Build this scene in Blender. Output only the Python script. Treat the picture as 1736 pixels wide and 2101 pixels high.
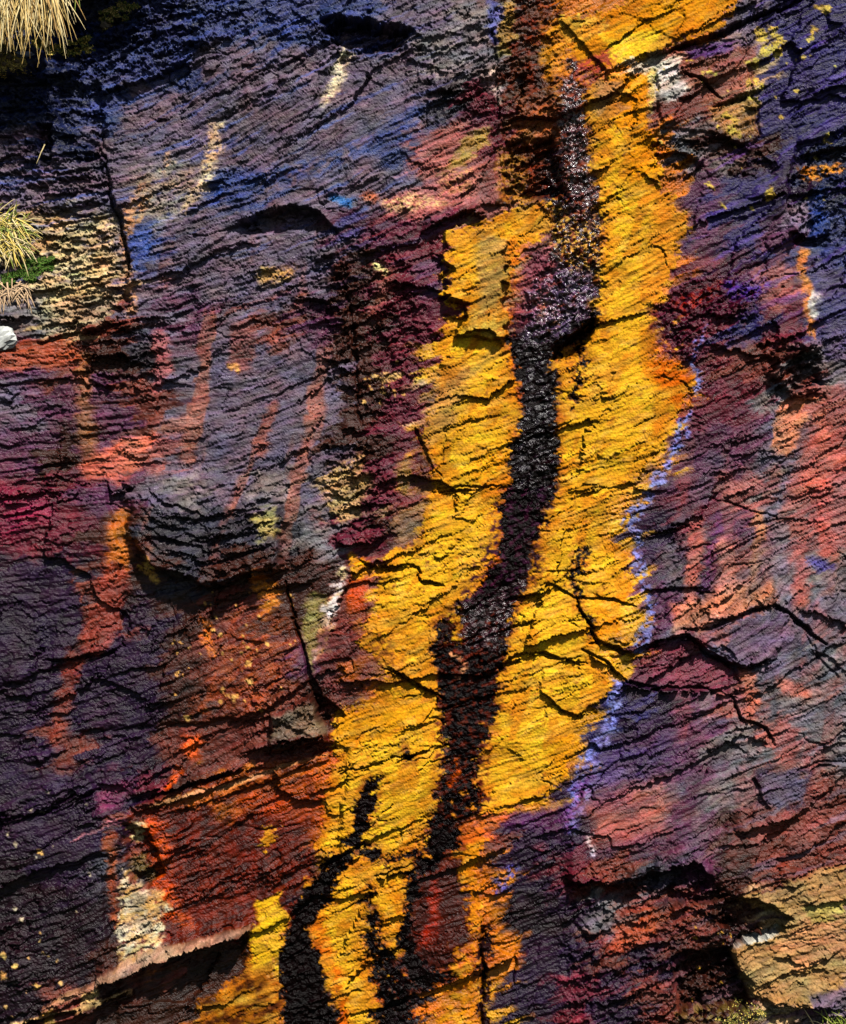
import bpy, math, random
import numpy as np

for o in list(bpy.data.objects):
    bpy.data.objects.remove(o, do_unlink=True)
scene = bpy.context.scene
C = scene.collection
S = 0.00183                     # metres per drawing unit (the drawing is 1736 x 2101 units)
W, H = 1736.0, 2101.0

# ------------------------------------------------------------------ camera, sky, sun, exposure
DIST = 7.0
cam_d = bpy.data.cameras.new('camera')
cam = bpy.data.objects.new('camera', cam_d); C.objects.link(cam)
cam.location = (0, -DIST, 0); cam.rotation_euler = (math.radians(90), 0, 0)
cam_d.sensor_fit = 'VERTICAL'; cam_d.sensor_height = 24
cam_d.lens = 24 * DIST / (H * S)
cam_d.clip_start = 0.05; cam_d.clip_end = 500
scene.camera = cam

sv = np.array([0.24, -0.64, 0.82]); sv = sv / np.linalg.norm(sv)     # towards the sun
elev = math.asin(sv[2]); azi = math.atan2(sv[0], sv[1])
world = bpy.data.worlds.new('World'); scene.world = world; world.use_nodes = True
nt = world.node_tree
sky = nt.nodes.new('ShaderNodeTexSky'); sky.sky_type = 'NISHITA'; sky.sun_disc = False
sky.sun_elevation = elev; sky.sun_rotation = azi
bg = nt.nodes['Background']; bg.inputs['Strength'].default_value = 0.05
nt.links.new(sky.outputs[0], bg.inputs[0])
sun_d = bpy.data.lights.new('sun', 'SUN'); sun_d.energy = 5.0; sun_d.angle = math.radians(2.0)
sun_d.color = (1.0, 0.955, 0.88)
sun = bpy.data.objects.new('sun', sun_d); C.objects.link(sun)
from mathutils import Vector
sun.rotation_euler = Vector(sv).to_track_quat('Z', 'Y').to_euler()
sun.location = Vector(sv) * 20
scene.view_settings.view_transform = 'Standard'; scene.view_settings.look = 'None'
scene.view_settings.gamma = 1; scene.view_settings.exposure = 0.45
scene.view_settings.use_curve_mapping = False
scene.render.engine = 'CYCLES'
scene.cycles.max_bounces = 4; scene.cycles.diffuse_bounces = 0; scene.cycles.glossy_bounces = 2

# ------------------------------------------------------------------ noise on numpy arrays
def hash2(ix, iy, seed):
    n = (ix.astype(np.int64) * 374761393 + iy.astype(np.int64) * 668265263 + seed * 1274126177) & 0xffffffff
    n = ((n ^ (n >> 13)) * 1274126177) & 0xffffffff
    n = n ^ (n >> 16)
    return (n & 0xffffff).astype(np.float32) / np.float32(0xffffff)

def noise(x, y, seed=0):                       # gradient noise, about -1..1
    x0 = np.floor(x); y0 = np.floor(y); fx = (x - x0).astype(np.float32); fy = (y - y0).astype(np.float32)
    x0 = x0.astype(np.int32); y0 = y0.astype(np.int32)
    ux = fx * fx * fx * (fx * (fx * 6 - 15) + 10); uy = fy * fy * fy * (fy * (fy * 6 - 15) + 10)
    def g(i, j):
        a = hash2(x0 + i, y0 + j, seed) * np.float32(6.2831853)
        return np.cos(a) * (fx - i) + np.sin(a) * (fy - j)
    a = g(0, 0); b = g(1, 0); c = g(0, 1); d = g(1, 1)
    return ((a * (1 - ux) + b * ux) * (1 - uy) + (c * (1 - ux) + d * ux) * uy) * np.float32(1.5)

def fbm(x, y, seed=0, octaves=4, gain=0.5):
    s = 0; a = 1; t = 0
    for k in range(octaves):
        s = s + a * noise(x * 2.03 ** k + 17.3 * k, y * 2.03 ** k - 9.1 * k, seed + 31 * k); t += a; a *= gain
    return s / t * 1.35

def plates(u, v, seed, jit=0.85):              # cell hash, offset from the cell centre, gap to the neighbour
    u0 = np.floor(u).astype(np.int32); v0 = np.floor(v).astype(np.int32)
    f1 = np.full(u.shape, 9.0, np.float32); f2 = f1.copy()
    ida = np.zeros(u.shape, np.int32); idb = ida.copy(); du = np.zeros_like(f1); dv = du.copy()
    for i in (-1, 0, 1):
        for j in (-1, 0, 1):
            a = u0 + i; b = v0 + j
            px = a + 0.5 + jit * (hash2(a, b, seed) - 0.5); py = b + 0.5 + jit * (hash2(a, b, seed + 7) - 0.5)
            ex = (u - px).astype(np.float32); ey = (v - py).astype(np.float32)
            d = np.maximum(np.abs(ex + 0.35 * ey), np.abs(ey)) * 0.6 + 0.4 * np.hypot(ex, ey)
            near = d < f1
            f2 = np.where(near, f1, np.minimum(f2, d))
            f1 = np.where(near, d, f1)
            ida = np.where(near, a, ida); idb = np.where(near, b, idb)
            du = np.where(near, ex, du); dv = np.where(near, ey, dv)
    return ida, idb, du, dv, f2 - f1

def sstep(e0, e1, x):
    t = np.clip((x - e0) / (e1 - e0), 0, 1)
    return t * t * (3 - 2 * t)

# ------------------------------------------------------------------ the lattice of the cliff, fine in view, wide outside it
STEP = 2.15; PAD = 45
def axis(n):
    core = np.arange(-PAD, n + PAD + STEP, STEP)
    out = []; p = 0.0; st = STEP
    for k in range(48):
        st *= 1.115; p += st; out.append(p)
    out = np.array(out)
    return np.concatenate([(core[0] - out)[::-1], core, core[-1] + out])
ax = axis(W); ay = axis(H)
NX, NY = len(ax), len(ay)
X, Y = np.meshgrid(ax.astype(np.float32), ay.astype(np.float32))     # Y grows downwards

# bedding: local dip angle, integrated to a coordinate that is constant along a layer
dips = [(60, 240, 4), (120, 330, 6), (330, 230, 22), (550, 250, 26), (800, 200, 20), (860, 350, 24), (450, 520, 20), (100, 560, 14), (200, 700, 12),
        (100, 880, 4), (320, 830, 6), (550, 880, 18), (330, 1050, 2), (480, 1090, 16), (120, 1200, 4), (100, 1600, 12), (300, 1500, 14), (500, 1400, 24),
        (450, 1650, 26), (100, 1950, 16), (400, 1950, 22), (960, 900, 16), (1000, 1150, 22), (1300, 900, 18), (1250, 200, 24), (1600, 150, 22),
        (1500, 500, 20), (1600, 900, 24), (1500, 1200, 26), (1200, 1300, 14), (1200, 1550, 16), (1450, 1600, 24), (1600, 1750, 14), (1300, 1800, 18),
        (1650, 1950, 16), (1200, 1950, 20), (800, 1700, 18), (780, 1300, 16)]
num = np.zeros_like(X); den = np.zeros_like(X)
for (px, py, a) in dips:
    w_ = 1.0 / (((X - px) ** 2 + (Y - py) ** 2) / 9000.0 + 1) ** 1.5
    num += w_ * np.float32(math.tan(math.radians(a * 1.15))); den += w_
slope = num / den
dxs = np.diff(ax, prepend=ax[0]).astype(np.float32)
cum = np.cumsum(slope * dxs[None, :], axis=1)
mid = np.searchsorted(ax, W / 2)
cum = cum - cum[:, mid:mid + 1]
LW = Y + cum                                      # across the layers
LU = X - 0.35 * Y                                 # along the layers
n_a = fbm(X / 210, Y / 210, 1, 5); n_b = fbm(X / 210, Y / 210, 2, 5)
n_c = fbm(X / 46, Y / 34, 3, 4); n_d = fbm(X / 46, Y / 34, 4, 4)
n_f = fbm(X / 13, Y / 9, 5, 3)

# ------------------------------------------------------------------ shape of the cliff (hgt: units towards the viewer)
LWW = LW + 13 * n_a + 5.5 * n_c + 2.4 * n_f
LUU = LU + 30 * n_b + 8 * n_d + 3 * n_f
hgt = 26 * fbm(X / 900, Y / 900, 11, 3) + 9 * n_b
pa, pb, pu, pv, pg = plates(LUU / 190, LWW / 64, 21)
big_amt = sstep(-0.35, 0.75, fbm(X / 190, Y / 140, 42, 3))
def brink(v, k=1.9): return np.clip(0.12 + v * k, 0, 1) ** 3      # a plate lifts only near its lower edge
hgt += big_amt * (9.0 * (hash2(pa, pb, 5) - 0.5) + 5.0 * pv * (hash2(pa, pb, 6) - .2) + 9 * pu * (hash2(pa, pb, 8) - 0.5) + 5 * brink(pv, 1.6) * hash2(pa, pb, 4)) \
    - 7 * (1 - sstep(0.0, 0.03, pg)) * sstep(0.0, 0.3, fbm(X / 120, Y / 120, 46, 2))
ma, mb, mu, mv, mg = plates(LUU / 66, (LWW + 3 * n_f) / 19, 22)
qa, qb, qu, qv, qg = plates((LUU + 5 * n_f) / 330, (LWW + 4 * n_f) / 120, 20)
hgt += 30 * qu * (hash2(qa, qb, 1) - .5) + 20 * qv * (hash2(qa, qb, 2) - .42) + 4 * (hash2(qa, qb, 3) - .5)
rough = np.clip((0.3 + 1.15 * hash2(pa, pb, 12) ** 1.3) * np.clip(0.75 + 1.0 * fbm(X / 120, Y / 80, 41, 4), 0.15, 1.6), 0.08, 1.5).astype(np.float32)
mh = hash2(ma, mb, 15)
hgt_m = 6.5 * mh ** 3 - 2.4 * (1 - mh) ** 3 + 1.4 * mv + 5.5 * brink(mv) * hash2(ma, mb, 16) ** 2 + 4.5 * mu * (hash2(ma, mb, 17) - .5) - 5 * (1 - sstep(0.0, 0.05, mg)) * sstep(-.05, .3, n_c)
sa, sb, su, sv_, sg = plates((LUU + 2 * n_f) / 34, (LWW + 1.5 * n_f) / 11.5, 23)
hs = hash2(sa, sb, 25)
hgt_s = 3.8 * hs ** 3 - 1.4 * (1 - hs) ** 3 + 0.6 * sv_ + 3.4 * brink(sv_) * hash2(sa, sb, 26) ** 2 + 2.6 * su * (hash2(sa, sb, 27) - .5) - 2.8 * (1 - sstep(0.0, 0.09, sg)) * sstep(0, .35, n_d)
lay = fbm(LU / 130, LWW / 7.5, 51, 3)
lay2 = fbm(LU / 60, LWW / 26, 52, 3)
ta, tb, tu, tv, tg = plates((LUU + n_f) / 13, (LW + 8 * n_a + 3 * n_c) / 4.8, 26)
stria = fbm(LU / 150, (LW + 8 * n_a) / 5.2, 54, 3)
hgt_t = (1.6 * (hash2(ta, tb, 2) - .5) + 0.5 * tv + 1.6 * brink(tv)) * np.clip(.55 + 1.2 * fbm(X / 60, Y / 40, 43, 3), .1, 1.3)
fl = (LW + 9 * n_a + 4 * n_c + 1.6 * n_f) / 41
saw = 5.5 * (fl - np.floor(fl)) ** 5 * sstep(0.0, 0.45, fbm((LU + 6 * n_f) / 210, np.floor(fl) * 0.73 + 0.3, 44, 3))
fl2 = (LW + 7 * n_a + 4 * n_c + 1.6 * n_f + 9) / 17
saw += 3.2 * (fl2 - np.floor(fl2)) ** 4 * sstep(0.05, 0.45, fbm((LU + 5 * n_f) / 95, np.floor(fl2) * 0.73 + 0.3, 45, 3))
grain = fbm(X / 6.5, Y / 5.5, 53, 2)
hq = hash2(sa, sb, 28) - 0.5; hp = hash2(ma, mb, 29) - 0.5
WX = X + 9 * n_c + 5.0 * n_f + 5 * n_a + 11 * hq + 10 * hp       # ragged coordinates: the outlines of stains follow the flakes
WY = Y + 7 * n_d + 4.0 * n_f + 5 * n_b + 8 * (hs - 0.5)
ha, hb, hu_, hv_, hg_ = plates((X + 9 * n_c + 3 * n_f) / 26, (Y + 9 * n_d - .2 * X) / 20, 27)
hackle = 7 * (hash2(ha, hb, 1) ** 2 - .3) + 5 * hu_ * (hash2(ha, hb, 2) - .5) * 2 + 5 * hv_ * (hash2(ha, hb, 3) - .3) - 3 * (1 - sstep(0, .07, hg_))
rub_a, rub_b, rub_u, rub_v, rub_g = plates((LUU + 4 * n_f) / 30, (LWW + 6 * n_f) / 17, 24)
rubble = 14 * (hash2(rub_a, rub_b, 9) - 0.5) + 8 * rub_v + 6 * rub_u * (hash2(rub_a, rub_b, 10) - .5) + 5 * n_f

class Shape: pass
def box_of(pts, pad):
    xs = [p[0] for p in pts]; ys = [p[1] for p in pts]
    i0 = np.searchsorted(ax, min(xs) - pad); i1 = np.searchsorted(ax, max(xs) + pad)
    j0 = np.searchsorted(ay, min(ys) - pad); j1 = np.searchsorted(ay, max(ys) + pad)
    return slice(j0, j1), slice(i0, i1)
def poly_sd(pts, x, y):                            # signed distance, positive inside
    d = np.full(x.shape, 1e9, np.float32); inside = np.zeros(x.shape, bool)
    n = len(pts)
    for k in range(n):
        ax_, ay_ = pts[k]; bx, by = pts[(k + 1) % n]
        ex, ey = bx - ax_, by - ay_
        wx = x - ax_; wy = y - ay_
        t = np.clip((wx * ex + wy * ey) / (ex * ex + ey * ey + 1e-6), 0, 1)
        d = np.minimum(d, (wx - ex * t) ** 2 + (wy - ey * t) ** 2)
        if ay_ != by:
            c = ((ay_ > y) != (by > y)) & (x < (bx - ax_) * (y - ay_) / (by - ay_) + ax_)
            inside ^= c
    d = np.sqrt(d)
    return np.where(inside, d, -d)
def stroke_sd(pts, x, y):                          # pts: (x, y, radius)
    best = np.full(x.shape, -1e9, np.float32)
    for k in range(len(pts) - 1):
        ax_, ay_, ra = pts[k]; bx, by, rb = pts[k + 1]
        ex, ey = bx - ax_, by - ay_
        t = np.clip(((x - ax_) * ex + (y - ay_) * ey) / (ex * ex + ey * ey + 1e-6), 0, 1)
        best = np.maximum(best, ra + (rb - ra) * t - np.hypot(x - ax_ - ex * t, y - ay_ - ey * t))
    return best
def region(kind, pts, soft=3.0, pad=40, wob=1.0, relief=False):
    sl = box_of(pts, pad)
    if relief: x = X[sl] + wob * (9 * n_c[sl] + 4 * n_f[sl] + 14 * hp[sl]); y = Y[sl] + wob * (7 * n_d[sl] + 3 * n_f[sl] + 10 * hp[sl])
    else: x = X[sl] + (WX[sl] - X[sl]) * wob; y = Y[sl] + (WY[sl] - Y[sl]) * wob
    sd = poly_sd(pts, x, y) if kind == 'poly' else stroke_sd(pts, x, y)
    return sl, sstep(-soft, soft, sd)

lips = np.zeros_like(hgt)
def lip(pts, d, L=45, under=0.5, jag=1.0):
    """a bed that swells towards its lower edge and breaks off there; the rock below starts further back"""
    xs = np.array([p[0] for p in pts], float); ys = np.array([p[1] for p in pts], float)
    o = np.argsort(xs); xs = xs[o]; ys = ys[o]
    i0 = np.searchsorted(ax, xs[0] - 2); i1 = np.searchsorted(ax, xs[-1] + 2)
    j0 = np.searchsorted(ay, ys.min() - 5 * L); j1 = np.searchsorted(ay, ys.max() + 4 * d + 10)
    sl = (slice(j0, j1), slice(i0, i1))
    x = ax[i0:i1]
    yl = np.interp(x, xs, ys)
    lx = np.zeros_like(x, dtype=np.float32) + int(xs[0] * 7 + ys[0])
    yl = yl + jag * (4.0 * fbm(x / 22.0, lx * 0.37, 61, 3) + 1.8 * fbm(x / 6.0, lx * 0.11, 62, 2))
    span = xs[-1] - xs[0]; e = min(28, 0.25 * span)
    win = sstep(0, e, x - xs[0]) * sstep(0, e, xs[-1] - x)
    d = d * 1.3; L = L * .8
    win = win * (0.8 + 0.35 * fbm(x / 40.0, lx * 0.2, 63, 2))
    t = yl[None, :] - Y[sl] + jag * (min(1, .3 + d / 20) * (9 * hp[sl] + 6 * hq[sl]) + 2.5 * n_f[sl])
    up = np.where(t > 0, np.exp(-np.clip(t, 0, None) / L) * (1 - np.exp(-(np.clip(t, 0, None) + 1.2) / 2.0) * 0.35), 0)
    dn = np.where(t <= 0, -under * np.exp(np.clip(t, None, 0) / (1.6 * d + 4)), 0)
    lips[sl] += (d * win[None, :] * (up + dn)).astype(np.float32)
def block(pts, off, soft=3.0, wob=0.6, tiltx=0.0, tilty=0.0):
    sl, m = region('poly', pts, soft, 40, wob, True)
    cx = sum(p[0] for p in pts) / len(pts); cy = sum(p[1] for p in pts) / len(pts)
    lips[sl] += (m * (off + tiltx * (X[sl] - cx) + tilty * (Y[sl] - cy) + (.8 * rubble[sl] if off < -15 else 0))).astype(np.float32)
def groove(pts, d, soft=1.5, wob=0.5):
    sl, m = region('stroke', pts, soft, 30, wob, True)
    lips[sl] -= d * m

# swelling blocks and hollows
block([(-600, -600), (330, -600), (300, -40), (230, -22), (150, 2), (60, 20), (0, 60), (-600, 60)], 95, 5)
block([(-300, 60), (60, 30), (90, 130), (60, 160), (-300, 170)], 45, 8)
block([(100, 40), (200, -10), (400, -30), (340, 40), (280, 80), (200, 118), (120, 140)], -28, 8)
block([(120, 170), (205, 175), (212, 280), (190, 300), (120, 255)], -15, 6)
block([(78, 255), (104, 255), (104, 330), (84, 345)], -26, 3)
block([(-500, 150), (200, 290), (225, 400), (262, 500), (262, 640), (60, 720), (-500, 760)], -12, 4)
block([(205, 285), (330, 240), (700, 130), (700, 400), (480, 470), (270, 640), (262, 500), (225, 400)], 7, 3)
block([(655, 40), (700, 38), (770, 52), (850, 68), (800, 100), (730, 108), (690, 90)], -34, 8)
block([(490, 465), (560, 432), (650, 436), (690, 475), (600, 470), (520, 482)], -18, 6)
block([(1015, -80), (1150, -80), (1150, 20), (1125, 130), (1150, 380), (1030, 420), (1010, 260), (1000, 120)], -9, 8)
block([(1040, 290), (1130, 280), (1160, 400), (1040, 400)], -30, 10)
block([(905, 474), (960, 462), (1035, 480), (1040, 690), (930, 690), (950, 640), (962, 626), (922, 618), (905, 600), (922, 580), (900, 566), (928, 552), (904, 530), (926, 512)], 18, 2.5, wob=1.2)
block([(1135, 735), (1150, 712), (1195, 680), (1225, 655), (1215, 700), (1180, 730)], -32, 4)
block([(1345, 140), (1520, 80), (1560, 280), (1545, 300), (1440, 265), (1360, 260)], 9, 3)
block([(1600, 690), (1680, 700), (1684, 800), (1620, 808), (1580, 770)], 14, 6)
block([(1605, 735), (1678, 725), (1682, 790), (1625, 800)], -26, 7)
block([(1635, 290), (1800, 250), (1800, 520), (1640, 500), (1615, 410)], -20, 5)
block([(260, 990), (330, 960), (560, 1000), (582, 1060), (574, 1160), (430, 1204), (314, 1165), (275, 1110)], 26, 10, wob=1.3, tilty=0.12)
block([(160, 1500), (560, 1470), (720, 1540), (690, 1770), (500, 1910), (220, 1990), (212, 1800), (270, 1670), (200, 1640)], -10, 5)
block([(255, 1690), (300, 1700), (335, 1790), (300, 1825), (262, 1790)], -22, 6)
block([(560, 1465), (640, 1425), (672, 1520), (560, 1545)], 26, 4)
block([(645, 1425), (690, 1445), (705, 1470), (690, 1480), (655, 1480)], -30, 4)
block([(-300, 1010), (215, 1000), (250, 1130), (240, 1330), (-300, 1500)], 8, 4)
block([(1495, 1840), (1560, 1845), (1625, 1885), (1605, 1905), (1500, 1935), (1480, 1890)], -30, 3, wob=1.4)
block([(1500, 1838), (1800, 1760), (1900, 2070), (1656, 2066), (1560, 2050), (1520, 2030), (1535, 2010), (1505, 1985), (1494, 1942), (1625, 1895), (1590, 1862)], 13, 2, wob=1.3)
block([(1380, 1960), (1500, 1945), (1512, 1990), (1540, 2015), (1530, 2070), (1400, 2080)], -34, 8)
block([(1160, 1812), (1300, 1806), (1420, 1772), (1500, 1835), (1440, 1850), (1250, 1850)], -20, 8)
block([(1380, 1300), (1430, 1310), (1520, 1368), (1590, 1352), (1620, 1258), (1590, 1246), (1450, 1290)], 6, 3)
block([(1115, 1375), (1200, 1368), (1248, 1388), (1240, 1430), (1190, 1468), (1150, 1455), (1113, 1420)], 7, 1.5)
block([(1250, 1345), (1300, 1342), (1400, 1310), (1460, 1345), (1515, 1372), (1515, 1424), (1400, 1414), (1290, 1405)], -9, 2)
block([(1400, 0 - 60), (1800, -200), (1640, -8), (1480, 64), (1380, 100), (1250, 150), (1150, 40)], 9, 2)
# thin shelves of slate, lower left
for pts, o_ in (([(266, 1652), (380, 1618), (500, 1582), (508, 1590), (420, 1626), (335, 1652), (280, 1666)], 13), ([(200, 2000), (300, 1955), (400, 1928), (516, 1901), (516, 1911), (463, 1926), (397, 1946), (321, 1974), (240, 2008), (200, 2020)], 20),
                ([(84, 2066), (139, 2036), (205, 2012), (207, 2028), (150, 2052), (92, 2080)], 15), ([(20, 2108), (99, 2088), (165, 2071), (275, 2036), (275, 2046), (165, 2084), (99, 2101)], 15), ([(305, 1662), (397, 1631), (496, 1610), (574, 1578), (672, 1546), (672, 1556), (500, 1622), (330, 1676)], 6)):
    block(pts, o_, 1.6, .35)
for k in range(6):
    y_ = 1170 - 24 * k
    lip([(282 + 3 * k, y_ - 62), (330, y_ - 22), (400, y_ - 4), (440, y_ + 10), (500, y_ - 8), (572, y_ - 34)], 5.5 + (k % 2) * 2.5, 20)
# shattered zones
for pts, a_ in (([(1010, -60), (1140, -60), (1150, 150), (1180, 420), (1040, 430), (1010, 250)], .6), ([(-300, 150), (210, 160), (230, 420), (-300, 430)], .9), ([(110, 60), (420, -20), (560, 40), (330, 150), (120, 170)], .9),
                ([(640, 480), (800, 470), (880, 640), (860, 760), (770, 900), (660, 760)], .8), ([(670, 900), (800, 930), (820, 1100), (680, 1110)], 1.1), ([(60, 450), (260, 430), (260, 680), (60, 690)], .8),
                ([(1330, 600), (1560, 560), (1560, 650), (1400, 740)], .8), ([(1570, 690), (1690, 690), (1690, 820), (1580, 810)], 1.5), ([(1150, 1780), (1500, 1770), (1550, 2140), (1160, 2140)], .9), ([(1330, 280), (1560, 280), (1600, 350), (1340, 360)], .8),
                ([(560, 40), (900, 40), (900, 120), (560, 110)], .7), ([(860, 140), (1010, 120), (1010, 260), (860, 250)], .8), ([(500, 1400), (700, 1400), (700, 1560), (500, 1560)], .7), ([(140, 650), (340, 650), (330, 820), (150, 800)], .9), ([(560, 560), (720, 540), (720, 660), (580, 650)], .7),
                ([(1560, 2040), (1800, 2040), (1800, 2140), (1560, 2140)], 1.0), ([(270, 1020), (580, 1000), (560, 1180), (400, 1190), (280, 1110)], .55), ([(1130, 380), (1250, 380), (1240, 620), (1090, 720), (1060, 640)], .6)):
    sl, m = region('poly', pts, 22, 50, 1.0); lips[sl] += (a_ * m * rubble[sl]).astype(np.float32)
for pts, a_ in (([(250, -80), (1010, -80), (1000, 160), (640, 200), (420, 180), (200, 280), (150, 200)], .8), ([(200, 280), (480, 240), (640, 340), (330, 460)], .4), ([(440, 470), (860, 440), (860, 700), (560, 760)], .5), ([(1140, 100), (1350, 100), (1330, 420), (1180, 400)], .35),
                ([(0, 1050), (330, 1150), (300, 1500), (0, 1500)], .35), ([(1380, 80), (1560, 60), (1560, 300), (1400, 290)], .4), ([(740, 1240), (920, 1280), (900, 1440), (730, 1460)], .4), ([(1150, 1780), (1750, 1650), (1750, 2140), (1150, 2140)], .5), ([(700, 700), (890, 700), (880, 1060), (720, 1060)], .5)):
    sl, m = region('poly', pts, 40, 60, 1.0); lips[sl] += (a_ * m * hackle[sl]).astype(np.float32)
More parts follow.
